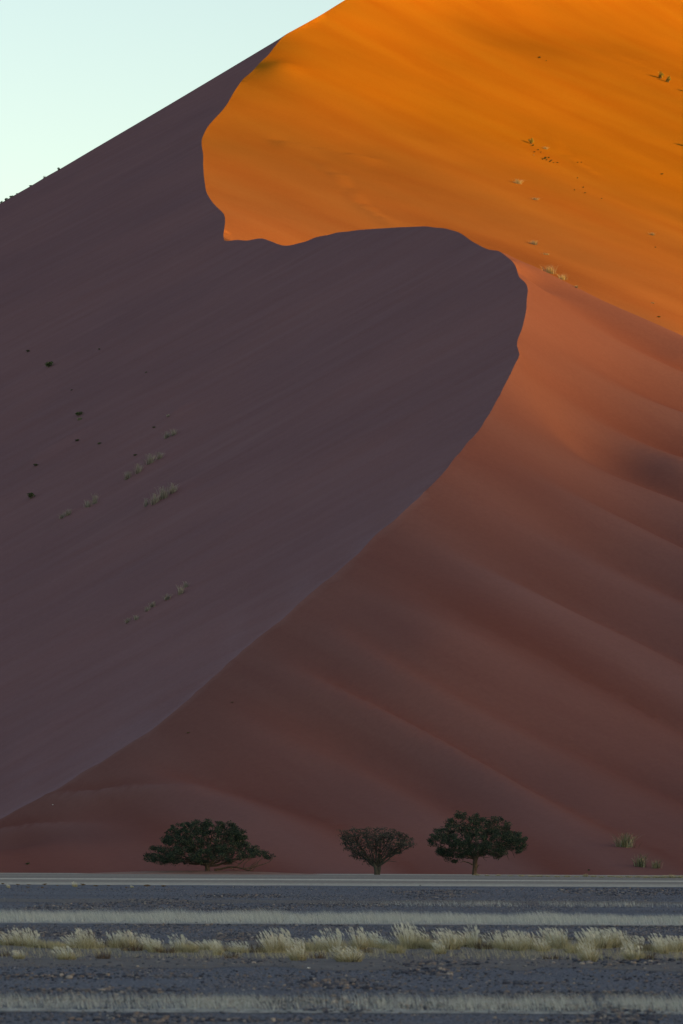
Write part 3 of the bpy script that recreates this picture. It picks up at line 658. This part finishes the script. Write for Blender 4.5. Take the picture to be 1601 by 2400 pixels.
def make_dunegrass(seed, mat=None):
    """unit tussock of long arching blades, with a small sand hummock's worth of dead stalks at its foot"""
    g = np.random.default_rng(seed); n = 120
    base = np.column_stack([g.normal(0, .22, n), g.normal(0, .12, n), np.full(n, -.08)])
    h = g.uniform(.45, 1.15, n); a_ = g.uniform(0, 6.28, n)
    lean = np.column_stack([np.cos(a_), np.sin(a_) * .7]) * (h * g.uniform(.15, .9, n))[:, None] + base[:, :2] * .8
    V, F = blade_mesh(base, h, lean, g.uniform(.025, .05, n), 5, .38, g)
    bl = mesh_np('blades', V, 4, F); bl.materials.append(mat or M_DUNEGRASS)
    n = 60; base = np.column_stack([g.normal(0, .2, n), g.normal(0, .12, n), np.full(n, -.1)])
    V, F = blade_mesh(base, g.uniform(.15, .4, n), g.normal(0, .15, (n, 2)), g.uniform(.03, .05, n), 2, 0, g)
    th = mesh_np('thatch', V, 4, F); th.materials.append(M_THATCH)
    return bl, th
DGRASS = [make_dunegrass(400 + i) for i in range(5)]; DGREEN = [make_dunegrass(420 + i, M_DUNEGREEN) for i in range(2)]
# kind (s green shrub, y yellow shrub, g grass), column, base row, height, width in pixels, label
PLANTS = [
 ('s', 66, 825, 7, 13, 'tiny dark shrub highest at left on the shaded slip face'), ('s', 116, 860, 18, 20, 'dark green shrub on the shaded slip face, below the highest tiny one'),
 ('s', 186, 974, 13, 18, 'round green shrub with pale stalks on the upper shaded face'), ('g', 187, 984, 12, 18, 'pale stalks hanging below the round green shrub on the shaded face'),
 ('s', 73, 1168, 16, 20, 'bright green lone shrub low at left on the shaded face'), ('s', 233, 1041, 7, 11, 'tiny dark shrub between two sand tails on the shaded face'),
 ('s', 317, 1068, 6, 11, 'tiny dark shrub just above the curved grass line'), ('s', 361, 1003, 6, 9, 'tiny dark shrub left of the short upright grass clump'),
 ('s', 233, 820, 5, 7, 'speck of shrub high on the shaded face, right of two shrubs'), ('s', 342, 874, 5, 6, 'speck of shrub alone high in the middle of the shaded face'), ('s', 168, 915, 4, 7, 'speck of dry twigs left of the upper sand streak'),
 ('g', 395, 976, 10, 16, 'small pale tuft at the head of the highest grass tail'), ('g', 392, 1026, 24, 18, 'left half of the short upright grass clump'), ('g', 408, 1020, 22, 18, 'right half of the short upright grass clump'),
 ('g', 300, 1122, 28, 20, 'lowest pale tuft of the curved grass line'), ('g', 324, 1108, 32, 20, 'second pale tuft up the curved grass line'), ('g', 352, 1086, 34, 24, 'arching pale tuft third up the curved grass line'), ('g', 374, 1075, 24, 18, 'topmost tuft of the curved grass line'),
 ('g', 343, 1186, 28, 12, 'thin pale tuft at the lower end of the largest grass clump'), ('g', 363, 1180, 36, 26, 'broad pale tuft left in the largest grass clump'), ('g', 384, 1168, 42, 28, 'tallest pale tuft amid the largest grass clump'), ('g', 405, 1155, 34, 24, 'dark tuft at the upper end of the largest grass clump'),
 ('g', 206, 1188, 24, 18, 'left tuft of a pair above the lowest left sand tail'), ('g', 222, 1180, 34, 16, 'tall right tuft of a pair above the lowest left sand tail'), ('g', 146, 1214, 18, 16, 'small grey tuft on the lowest left sand tail'), ('g', 160, 1207, 22, 18, 'grey tuft with upright stalks on the lowest left sand tail'),
 ('g', 300, 1459, 18, 16, 'lowest faint tuft of the bottom grass line on the shaded face'), ('g', 320, 1452, 16, 16, 'second faint tuft of the bottom grass line'), ('g', 345, 1432, 16, 14, 'third faint tuft of the bottom grass line'), ('g', 358, 1422, 20, 18, 'fourth tuft of the bottom grass line'), ('g', 393, 1405, 22, 20, 'fifth tuft of the bottom grass line'), ('g', 424, 1392, 30, 20, 'topmost darker tuft of the bottom grass line'), ('g', 436, 1376, 20, 14, 'upright stalks above the topmost tuft of the bottom grass line'),
 ('s', 181, 1034, 8, 14, 'dry grey twigs halfway along the long sand tail'), ('s', 84, 1092, 7, 16, 'dry dark twigs at the low end of the long sand tail'),
 # skyline
 ('s', 3, 476, 11, 9, 'dark shrub on the skyline at the picture edge'), ('s', 15, 469, 12, 10, 'round dark shrub on the skyline, second from the edge'), ('s', 27, 461, 9, 12, 'flat dark shrub on the skyline, third from the edge'), ('s', 39, 454, 6, 6, 'tiny twiggy shrub on the skyline, fourth from the edge'),
 ('s', 72, 435, 6, 9, 'small low shrub on the skyline bump'), ('g', 104, 417, 9, 9, 'thin grass stalks on the skyline'), ('s', 138, 398, 10, 9, 'highest shrub on the skyline, leaning upslope'),
 # sunlit far slope
 ('s', 1265, 136, 5, 9, 'small dark shrub highest on the sunlit slope'), ('s', 1280, 143, 3, 5, 'tiny dark shrub right below the highest one on the sunlit slope'),
 ('y', 1548, 184, 18, 21, 'left of two yellow bushes near the top right edge'), ('y', 1566, 193, 18, 16, 'right of two yellow bushes near the top right edge'), ('y', 1614, 218, 20, 20, 'yellow bush cut off by the right edge, casting a long shadow'), ('y', 1612, 345, 18, 20, 'lower yellow bush cut off by the right edge'),
 ('y', 1245, 337, 16, 14, 'tallest yellow bush of the scattered group on the sunlit slope'), ('s', 1249, 342, 6, 8, 'dark shrub at the foot of the tallest yellow bush in the group'), ('g', 1278, 349, 10, 18, 'bright arching tuft right of the tallest yellow bush'),
 ('s', 1261, 352, 4, 6, 'tiny dark shrub below the tallest yellow bush'), ('s', 1267, 357, 3, 6, 'tiny dark shrub below the bright arching tuft'), ('s', 1252, 357, 4, 7, 'tiny shrub left in the scattered group'), ('g', 1251, 364, 5, 4, 'tiny pale stalk lowest left in the scattered group'),
 ('s', 1278, 373, 8, 9, 'middle shrub of the dense cluster on the sunlit slope'), ('s', 1286, 371, 6, 7, 'upper right shrub of the dense cluster'), ('s', 1272, 374, 5, 7, 'left shrub of the dense cluster'), ('s', 1281, 376, 5, 6, 'lower shrub of the dense cluster'), ('s', 1292, 377, 5, 7, 'shrub trailing right of the dense cluster'), ('s', 1289, 380, 4, 7, 'low shrub trailing right of the dense cluster'), ('s', 1297, 382, 3, 5, 'tiny shrub second last in the trailing cluster'), ('s', 1307, 382, 4, 7, 'last shrub at the right end of the trailing cluster'),
 ('s', 1354, 381, 3, 6, 'left speck of a pair of shrubs right of the cluster'), ('s', 1363, 381, 3, 5, 'right speck of a pair of shrubs right of the cluster'), ('s', 1354, 418, 3, 5, 'lone speck of shrub below the pair of specks'), ('s', 1367, 440, 4, 6, 'speck of shrub, upper of three on the middle sunlit slope'), ('s', 1347, 446, 3, 5, 'speck of shrub, left of three on the middle sunlit slope'), ('s', 1371, 453, 4, 7, 'speck of shrub, lowest of three on the middle sunlit slope'), ('s', 1411, 466, 3, 5, 'speck of shrub lower right of the three specks'), ('s', 1552, 409, 5, 9, 'dark shrub alone near the right edge of the sunlit slope'),
 ('g', 1213, 430, 16, 26, 'golden arching tuft left on the sunlit slope with a thin shadow'), ('g', 1254, 468, 9, 24, 'flat golden stalks below the golden arching tuft'), ('g', 1529, 551, 12, 18, 'golden stalks at right on the lower sunlit slope'), ('s', 1536, 580, 3, 6, 'speck of shrub below the golden stalks at right'),
 ('g', 1252, 573, 16, 22, 'golden tuft above the shoulder ridge'), ('g', 1280, 597, 8, 24, 'flat golden stalks just above the shoulder ridge'), ('g', 1288, 640, 28, 34, 'largest golden tuft rooted at the shoulder ridge'), ('g', 1318, 655, 20, 26, 'golden tuft right of the largest one at the shoulder ridge'), ('g', 1350, 674, 10, 16, 'low golden stalks lowest on the shoulder ridge'), ('g', 1530, 711, 5, 12, 'faint stalks low on the far slope near the right edge'), ('s', 1545, 744, 4, 12, 'faint twigs lowest on the far slope near the right edge'),
 # foot of the dune
 ('g', 1466, 1985, 46, 54, 'upper large green tussock at the right foot of the dune'), ('g', 1500, 2031, 42, 44, 'middle pale tussock at the right foot of the dune'), ('g', 1537, 2035, 30, 28, 'small green tussock at the right foot of the dune'), ('s', 1380, 2041, 5, 7, 'tiny shrub at the dune foot left of the tussocks'), ('s', 65, 2026, 7, 12, 'tiny dark shrub at the left foot of the dune'),
 ('s', 441, 1718, 3, 12, 'dark twig lying low on the near flank'), ('s', 545, 1646, 2, 10, 'upper dark twig lying low on the near flank'),
]
_used = set()
for kind, u, v, hp, wp, lab in PLANTS:
    p = on_dune(u, v)
    if p is None:
        for dv in range(1, 16):
            p = on_dune(u, v + dv)
            if p is not None: break
    if p is None: continue
    k = p.y / FPX * (.85 if hp < 13 else 1.0)
    o = empty('dune_tussock' if kind == 'g' else 'shrub', (p.x, p.y, p.z - (0 if kind == 'g' else (.35 if 'skyline' in lab else .15) * hp * k)), random.uniform(-.6, .6))
    if kind == 'g':
        bl, th = random.choice(DGREEN if 'green' in lab or 'right foot' in lab else DGRASS); link('blades', bl, None, o); link('thatch', th, None, o); o.scale = (wp * k / 1.25, wp * k / 1.4, hp * k / .85)
    else:
        lf, st = random.choice(SHRUBS if kind == 's' else SHRUBSY); link('foliage', lf, None, o); link('stems', st, None, o); o.scale = (wp * k / .95, wp * k / .95, hp * k / .95)
    tag(o, lab, 'grass' if kind == 'g' else 'shrub', 'plants growing on the dune')

# low pale tufts along the foot of the dune and dry herbs on the pan
HER = [(1118, 2052, 8, 14), (1142, 2053, 6, 12), (1168, 2053, 7, 14), (1196, 2054, 6, 14), (1222, 2054, 8, 16), (1246, 2055, 7, 18), (1264, 2055, 9, 16), (1284, 2055, 7, 14), (1306, 2056, 7, 16), (1330, 2056, 9, 18), (1352, 2056, 6, 14), (1373, 2055, 12, 14), (1391, 2056, 11, 16), (1410, 2057, 8, 16), (1432, 2056, 8, 18), (1452, 2057, 9, 20), (1474, 2057, 10, 18), (1496, 2057, 10, 20), (1516, 2058, 11, 20), (1538, 2058, 12, 20), (1556, 2058, 13, 20), (1576, 2058, 16, 22), (1598, 2058, 13, 22)]
for i, (u, v, hp, wp) in enumerate(HER):
    p = ground_at(u, v); k = p[1] / FPX; bl, sd, th = TUFTS[i % 6]
    o = empty('low_tuft', (p[0], p[1], 0), random.uniform(0, 6)); o.scale = (wp * k / .7, wp * k / .7, hp * k * .85)
    link('blades', bl, None, o); link('thatch', th, None, o)
    far = i - 10
    tag(o, ('%s low pale tuft right of the tall round tree along the dune foot' % ORD[i]) if i < 12 else ('%s low pale tuft from the right edge along the dune foot' % ORD[len(HER) - 1 - i]), 'grass', 'low tufts along the foot of the dune')
M_HERB = leaf_mat('dry brown herb', [(0.0, (0.10, 0.06, 0.03)), (1.0, (0.24, 0.15, 0.07))]); HB = [make_shrub(350 + i, M_HERB) for i in range(2)]
for i, (u, v, hp, wp) in enumerate([(6, 2073, 4, 12), (42, 2075, 4, 10), (68, 2075, 3, 14), (104, 2075, 5, 12), (134, 2077, 3, 8), (195, 2076, 6, 12), (225, 2078, 4, 16), (254, 2077, 3, 10), (296, 2082, 4, 8), (345, 2078, 6, 16), (383, 2079, 5, 18), (99, 2082, 4, 8), (66, 2081, 3, 14)]):
    p = ground_at(u, v); k = p[1] / FPX; lf, st = HB[i % 2]
    o = empty('dry_herb', (p[0], p[1], 0), i * 1.3); o.scale = (wp * k, wp * k, hp * k); link('foliage', lf, None, o); link('stems', st, None, o)
    tag(o, '%s tiny rusty herb from the left edge on the near side of the pale pan' % ORD[sum(1 for w in (6, 42, 68, 104, 134, 195, 225, 254, 296, 345, 383, 99, 66) if w < u)], 'herb', 'rusty herbs along the pale pan')
for (u, v, hp, wp, lab) in [(20, 2081, 9, 8, 'tiny white tuft near the left edge on the pale pan'), (176, 2079, 13, 11, 'white tuft among the rusty herbs, taller than the rest'), (310, 2081, 6, 8, 'tiny white tuft right of the taller white tuft on the pan')]:
    p = ground_at(u, v); k = p[1] / FPX; bl, sd, th = TUFTS[2]
    o = empty('low_tuft', (p[0], p[1], 0)); o.scale = (wp * k / .6, wp * k / .6, hp * k); link('seed_heads', sd, None, o); link('blades', bl, None, o); tag(o, lab, 'grass', 'white tufts on the pan')

# single larger stones
M_BIG = stone_mat('large stones', [(0.0, (0.035, 0.034, 0.045)), (1.0, (0.06, 0.055, 0.06))]); M_WHITE = stone_mat('white stone', [(0.0, (0.6, 0.57, 0.53)), (1.0, (0.65, 0.62, 0.58))])
BIG = [(815, 2308, 11, 'dark flat stone below the broad low yellow tuft, halfway to the near grass'), (150, 2262, 9, 'dark stone just below the rounded yellow tuft at left'), (460, 2164, 7, 'dark stone on the near edge of the long grass band, left of the wide clump'), (844, 2127, 5, 'dark stone before the long grass band under the middle tree'),
       (1437, 2163, 8, 'dark stone on the near edge of the grass band, far right'), (1340, 2119, 5, 'small dark stone at the end of the thin grass line'), (985, 2076, 4, 'small dark stone on the near edge of the pale pan'), (1195, 2262, 8, 'dark stone lying left of the flat withered tuft'), (1310, 2385, 9, 'dark stone in the bottom right corner below the near grass'), (1390, 2358, 8, 'dark stone within the near grass at right')]
for i, (u, v, px, lab) in enumerate(BIG):
    p = ground_at(u, v); vv_, ff_ = stone_block(1, np.zeros((1, 3)), np.array([px * .5 * p[1] / FPX]), 50 + i)
    o = link('stone', mesh_np('stone', vv_, 3, ff_), M_BIG); o.location = (p[0], p[1], 0); tag(o, lab, 'stone', 'larger stones on the plain')
for (u, v, px, lab, dn) in [(124, 1887, 4.5, 'tiny white stone on the dune near the left crest', True), (724, 2270, 8, 'pale stone below the bright white plumed tuft', False)]:
    p = on_dune(u, v) if dn else Vector(ground_at(u, v)); vv_, ff_ = stone_block(1, np.zeros((1, 3)), np.array([px * .5 * p[1] / FPX]), 70)
    o = link('stone', mesh_np('stone', vv_, 3, ff_), M_WHITE); o.location = p; tag(o, lab, 'stone')

# ------------------------------------------------------------------ trees
M_LEAF = leaf_mat('acacia leaves', [(0.0, (0.014, 0.026, 0.022)), (0.55, (0.03, 0.047, 0.037)), (0.9, (0.055, 0.078, 0.055)), (1.0, (0.09, 0.115, 0.065))])
M_LEAFG = leaf_mat('grey thorn leaves', [(0.0, (0.026, 0.031, 0.027)), (0.6, (0.046, 0.052, 0.044)), (1.0, (0.08, 0.085, 0.074))])
M_BARK, _nt, _b = newmat('dark bark')
_v = mapped(_nt, (0, 0, 0), (9, 9, 2)); _n = nnode(_nt, 'ShaderNodeTexNoise', Scale=1.5, Detail=6.0); _nt.links.new(_v, _n.inputs['Vector'])
_r = ramp(_nt, _n.outputs['Fac'], [(0.3, (0.035, 0.028, 0.024)), (0.7, (0.11, 0.085, 0.07))]); _nt.links.new(_r.outputs[0], _b.inputs['Base Color'])
M_BARKG, _nt, _b = newmat('grey thorn bark'); _b.inputs['Base Color'].default_value = (0.048, 0.05, 0.048, 1)
def inside(poly, x, z): return poly_inside(np.array(poly, float), np.array([[x, z]]))[0]
def bez(p0, p1, p2, n=7):
    p0, p1, p2 = map(np.asarray, (p0, p1, p2)); t = np.linspace(0, 1, n)[:, None]
    return (1 - t) ** 2 * p0 + 2 * t * (1 - t) * p1 + t * t * p2
def wiggle(path, amt, g):
    q = path.copy(); q[1:-1] += g.normal(0, amt, (len(path) - 2, 3)); return q
def build_tree(base_uv, outline, holes, trunk_px, limbs_px, label, seed, nclump, per, leaf, crad, mats, twigs, bare=(), depth=.85, fork=None, group=None):
    g = np.random.default_rng(seed); bp = ground_at(*base_uv)
    if bp[1] > 352 or bp[1] < 0: bp = at(*base_uv, 349.0)
    k = bp[1] / FPX
    L = lambda u, v, y=0.0: np.array([(u - base_uv[0]) * k, y, (base_uv[1] - v) * k])
    root = empty('tree', tuple(bp)); tag(root, label, 'tree', group)
    tp = [L(u, v) for u, v, r in trunk_px]; tp[0][2] -= .3
    V, F = tube(tp, [r * k for u, v, r in trunk_px], 9); V += 0.03 * np.column_stack([vnoise(V[:, 2] * 3, V[:, 1] * 9), vnoise(V[:, 2] * 3 + 5, V[:, 0] * 9), 0 * V[:, 0]])
    tr = link('trunk', mesh_np('trunk', V, 4, F, True), mats[1], root)
    poly = np.array([[L(u, v)[0], L(u, v)[2]] for u, v in outline]); hp = [np.array([[L(u, v)[0], L(u, v)[2]] for u, v in h]) for h in holes]
    mn, mxx = poly.min(0), poly.max(0); cen = []
    zs = np.linspace(mn[1], mxx[1], 60); xs = np.linspace(mn[0], mxx[0], 160)
    grid = poly_inside(poly, np.array([(x, z) for z in zs for x in xs])).reshape(60, 160)
    tries = 0
    while len(cen) < nclump and tries < nclump * 60:
        tries += 1
        x, z = g.uniform(mn[0], mxx[0]), g.uniform(mn[1], mxx[1])
        row = xs[grid[int((z - mn[1]) / (mxx[1] - mn[1]) * 59.99)]]
        if len(row) < 2 or not poly_inside(poly, np.array([[x, z]]))[0]: continue
        if any(poly_inside(h, np.array([[x, z]]))[0] for h in hp): continue
        c0, hw = (row.max() + row.min()) / 2, (row.max() - row.min()) / 2 + .05
        e = max(0.0, 1 - ((x - c0) / hw) ** 2) ** .5 * hw * depth
        zt = (z - mn[1]) / (mxx[1] - mn[1]); e *= (1 - .5 * zt ** 3)
        y = g.choice([-1, 1]) * e * g.random() ** .55
        cen.append((x, y, z))
    cen = np.array(cen)
    V, F = leaf_cloud(cen, crad * g.uniform(.6, 1.35, len(cen)), per, leaf, g, .7)
    cr = link('crown', mesh_np('crown', V, 4, F), mats[0], root); tag(cr, kind=None)
    ends = []
    for (a_, m_, e_, r0, y) in limbs_px:
        p = wiggle(bez(L(*a_), L(*m_, y * .4), L(*e_, y), 9), .05, g)
        V, F = tube(p, np.linspace(r0 * k, r0 * k * .3, 9), 6)
        link('limb', mesh_np('limb', V, 4, F, True), mats[1], root); ends.append(p)
    tw = []
    allp = np.concatenate([p[3:] for p in ends])
    for i in range(twigs):
        c = cen[g.integers(len(cen))]; d = np.linalg.norm(allp - c, axis=1) + np.where(allp[:, 2] > c[2] + .1, 1.0, 0)
        s0 = allp[np.argsort(d)[g.integers(0, 4)]]
        p = wiggle(bez(s0, (s0 + c) / 2 + np.array([0, 0, .12]), c + (c - s0) * .1, 5), .04, g)
        tw.append(tube(p, np.linspace(.028, .008, 5), 4))
    for pth, r0 in bare:
        p = [L(u, v, y) for u, v, y in pth]; p = np.array(p); V, F = tube(wiggle(p, .02, g), np.linspace(r0 * k, r0 * k * .35, len(p)), 5); tw.append((V, F))
    V, F = join(tw); link('twigs', mesh_np('twigs', V, 4, F), mats[1], root)
    return root
# wide spreading acacia at left
def pz3(pts, x0=320, y0=1890, s=360 / 1568): return [(x0 + a_ * s, y0 + b_ * s) for a_, b_ in pts]
OUT1 = pz3([(90, 520), (105, 480), (150, 470), (155, 425), (210, 402), (250, 435), (300, 425), (340, 395), (270, 375), (262, 335), (305, 315), (292, 270), (330, 215), (380, 185), (430, 195), (500, 168), (560, 172), (620, 145), (680, 160), (740, 140), (790, 168), (800, 195), (825, 155), (870, 165), (890, 185), (940, 170), (1010, 195), (1035, 245), (1080, 245), (1115, 285), (1125, 335), (1100, 350), (1140, 385), (1185, 375), (1175, 410), (1220, 410), (1240, 450), (1330, 470), (1345, 495), (1400, 495), (1430, 515), (1400, 545), (1330, 525), (1260, 520), (1180, 515), (1100, 540), (1040, 545), (960, 570), (900, 560), (800, 590), (740, 560), (680, 590), (600, 570), (520, 575), (430, 595), (330, 590), (250, 580), (180, 585), (120, 560)])
HOL1 = [pz3([(715, 300), (745, 275), (785, 300), (780, 335), (735, 340)]), pz3([(290, 420), (360, 385), (390, 400), (330, 430)])]
def z1(a_, b_): return (320 + a_ * 360 / 1568, 1890 + b_ * 360 / 1568)
LIM1 = [(z1(715, 600), z1(600, 560), z1(380, 480), 4.0, 1.0), (z1(700, 590), z1(560, 580), z1(200, 520), 3.6, -1.2), (z1(720, 590), z1(620, 450), z1(480, 260), 4.0, -.9), (z1(730, 590), z1(730, 400), z1(700, 230), 4.2, .8),
        (z1(745, 590), z1(850, 450), z1(900, 260), 4.0, -.6), (z1(750, 600), z1(900, 520), z1(1080, 350), 3.6, 1.3), (z1(750, 605), z1(900, 600), z1(1250, 480), 3.0, .6), (z1(730, 590), z1(720, 420), z1(790, 250), 3.0, -2.2), (z1(715, 590), z1(600, 430), z1(420, 330), 3.0, 2.4)]
def br(pts, y=0.): return [z1(a_, b_) + (y + .15 * i,) for i, (a_, b_) in enumerate(pts)]
BARE1 = [(br([(800, 650), (850, 640), (940, 618), (1020, 620), (1090, 635), (1130, 655), (1190, 650)], -.4), 3.2), (br([(1090, 635), (1160, 625), (1220, 590), (1260, 545), (1300, 520)], -.2), 1.7), (br([(1020, 620), (1060, 580), (1120, 530), (1150, 500)], -.3), 1.6),
         (br([(1130, 655), (1200, 620), (1290, 590), (1350, 565), (1390, 530)], 0), 1.5), (br([(955, 622), (985, 645), (1040, 655)], -.4), 1.4), (br([(1090, 635), (1095, 590), (1130, 560), (1180, 530)], .3), 1.2), (br([(1190, 645), (1230, 600), (1240, 560)], .2), 1.0), (br([(760, 590), (810, 600), (860, 585), (930, 600), (1000, 570), (1060, 590)], .5), 1.4),
         (br([(1150, 640), (1175, 600), (1215, 570), (1230, 530)], .4), 1.0), (br([(840, 590), (900, 560), (960, 590), (1010, 600)], -.8), 1.0), (br([(640, 570), (560, 585), (520, 610)], -.6), 1.2), (br([(420, 585), (380, 585), (345, 605)], -.6), 1.0), (br([(300, 575), (260, 595), (190, 590)], -.4), 1.0)]
build_tree((485.5, 2039.0), OUT1, HOL1, [(485.5, 2041, 7), (486, 2036, 5.8), (486, 2030, 6.2), (484, 2024, 6.5)], LIM1, 'wide dark green acacia with a broad flat dome, left of the three trees', 501, 640, 66, .062, .33, (M_LEAF, M_BARK), 100, BARE1)
# grey vase-shaped thorn tree in the middle
def z2(a_, b_): return (760 + a_ * 500 / 1568, 1880 + b_ * 500 / 1568)
OUT2 = [z2(*p) for p in [(95, 255), (130, 235), (110, 210), (170, 205), (200, 190), (255, 192), (300, 195), (345, 190), (380, 200), (430, 182), (470, 200), (520, 205), (565, 235), (610, 225), (615, 260), (655, 265), (640, 295), (680, 312), (640, 330), (590, 345), (540, 345), (575, 380), (520, 385), (460, 400), (440, 430), (400, 450), (360, 445), (320, 465), (285, 460), (265, 430), (215, 425), (190, 395), (215, 375), (140, 355), (140, 320), (105, 300)]]
LIM2 = []
_g = np.random.default_rng(77)
for i, (tx, tz) in enumerate([(130, 260), (160, 330), (200, 210), (240, 300), (290, 205), (330, 280), (380, 205), (430, 200), (470, 290), (520, 215), (560, 260), (620, 260), (660, 312), (560, 330), (240, 420), (210, 380), (510, 380), (380, 300), (310, 240), (450, 230)]):
    sx = 380 + (tx - 385) * .08
    LIM2.append((z2(sx, 470), z2(385 + (tx - 385) * .45, 400 - abs(tx - 385) * .05), z2(tx, tz), 2.2 if i % 3 == 0 else 1.6, _g.uniform(-1.6, 1.6)))
build_tree((885.5, 2049.5), OUT2, [], [z2(382, 535) + (5.4,), z2(381, 505) + (4.4,), z2(372, 470) + (4.0,), z2(350, 435) + (2.6,)], LIM2, 'grey vase shaped thorn tree of fine twigs, middle of the three trees', 502, 560, 11, .05, .22, (M_LEAFG, M_BARKG), 720,
           [([z2(398, 533) + (.1,), z2(402, 500) + (.1,), z2(412, 465) + (.15,), z2(440, 425) + (.2,), z2(480, 380) + (.3,)], 4.2), ([z2(400, 500) + (0.,), z2(398, 470) + (0.2,), z2(395, 430) + (.3,), z2(400, 380) + (.4,)], 3.0), ([z2(440, 440) + (-.2,), z2(480, 432) + (-.3,), z2(530, 440) + (-.4,)], 1.0), ([z2(445, 435) + (.2,), z2(490, 420) + (.3,), z2(515, 425) + (.4,)], .8)])
# tall round acacia at right
OUT3 = [z2(*p) for p in [(765, 310), (775, 270), (765, 245), (805, 225), (830, 205), (860, 205), (870, 180), (905, 170), (910, 140), (945, 125), (960, 90), (990, 75), (1030, 80), (1060, 105), (1095, 110), (1110, 92), (1150, 105), (1175, 135), (1195, 115), (1240, 110), (1290, 115), (1330, 135), (1355, 170), (1365, 210), (1385, 225), (1430, 220), (1465, 240), (1485, 270), (1480, 305), (1470, 345), (1445, 380), (1400, 370), (1390, 345), (1350, 385), (1310, 390), (1270, 410), (1220, 385), (1150, 390), (1090, 400), (1050, 410), (1000, 425), (970, 455), (930, 450), (895, 440), (885, 400), (850, 395), (825, 370), (830, 330), (800, 325)]]
HOL3 = [[z2(*p) for p in h] for h in ([(1100, 375), (1125, 350), (1135, 375), (1115, 395)], [(1120, 290), (1145, 270), (1165, 290), (1140, 305)], [(850, 310), (880, 290), (890, 320), (865, 340)], [(1270, 270), (1290, 255), (1300, 280), (1280, 300)], [(925, 385), (950, 365), (1000, 380), (960, 400)])]
LIM3 = [(z2(1112, 420), z2(1060, 370), z2(900, 240), 3.2, .8), (z2(1115, 415), z2(1080, 300), z2(1010, 130), 3.4, -.7), (z2(1120, 410), z2(1120, 280), z2(1120, 130), 3.6, .9), (z2(1122, 405), z2(1170, 280), z2(1260, 150), 3.6, -.5), (z2(1125, 402), z2(1200, 340), z2(1410, 270), 3.4, .5), (z2(1128, 400), z2(1230, 370), z2(1330, 340), 2.4, -1.2), (z2(1110, 420), z2(1010, 390), z2(860, 340), 2.6, -1.0), (z2(1115, 412), z2(1030, 400), z2(930, 420), 2.0, 1.2), (z2(1118, 408), z2(1150, 320), z2(1200, 240), 2.6, 2.0)]
BARE3 = [([z2(1092, 462) + (-.1,), z2(1060, 448) + (-.2,), z2(1025, 434) + (-.3,), z2(1000, 445) + (-.4,)], 1.8), ([z2(1124, 480) + (-.1,), z2(1136, 466) + (-.2,), z2(1138, 458) + (-.2,)], 1.3), ([z2(1150, 400) + (0.,), z2(1190, 410) + (.1,), z2(1220, 405) + (.2,)], .9), ([z2(1340, 380) + (0.,), z2(1350, 410) + (0,), z2(1358, 425) + (0,)], .8), ([z2(1385, 370) + (.2,), z2(1395, 395) + (.2,), z2(1398, 408) + (.2,)], .8), ([z2(1170, 395) + (0.4,), z2(1180, 420) + (.4,), z2(1195, 432) + (.4,)], .7)]
build_tree((1111.5, 2051.0), OUT3, HOL3, [z2(1102, 538) + (6.4,), z2(1104, 510) + (5.4,), z2(1110, 470) + (5.6,), z2(1108, 440) + (5.6,), z2(1115, 415) + (5.2,), z2(1128, 398) + (3.6,)], LIM3, 'tall round crowned dark green acacia, right of the three trees', 503, 560, 66, .062, .33, (M_LEAF, M_BARK), 100, BARE3)
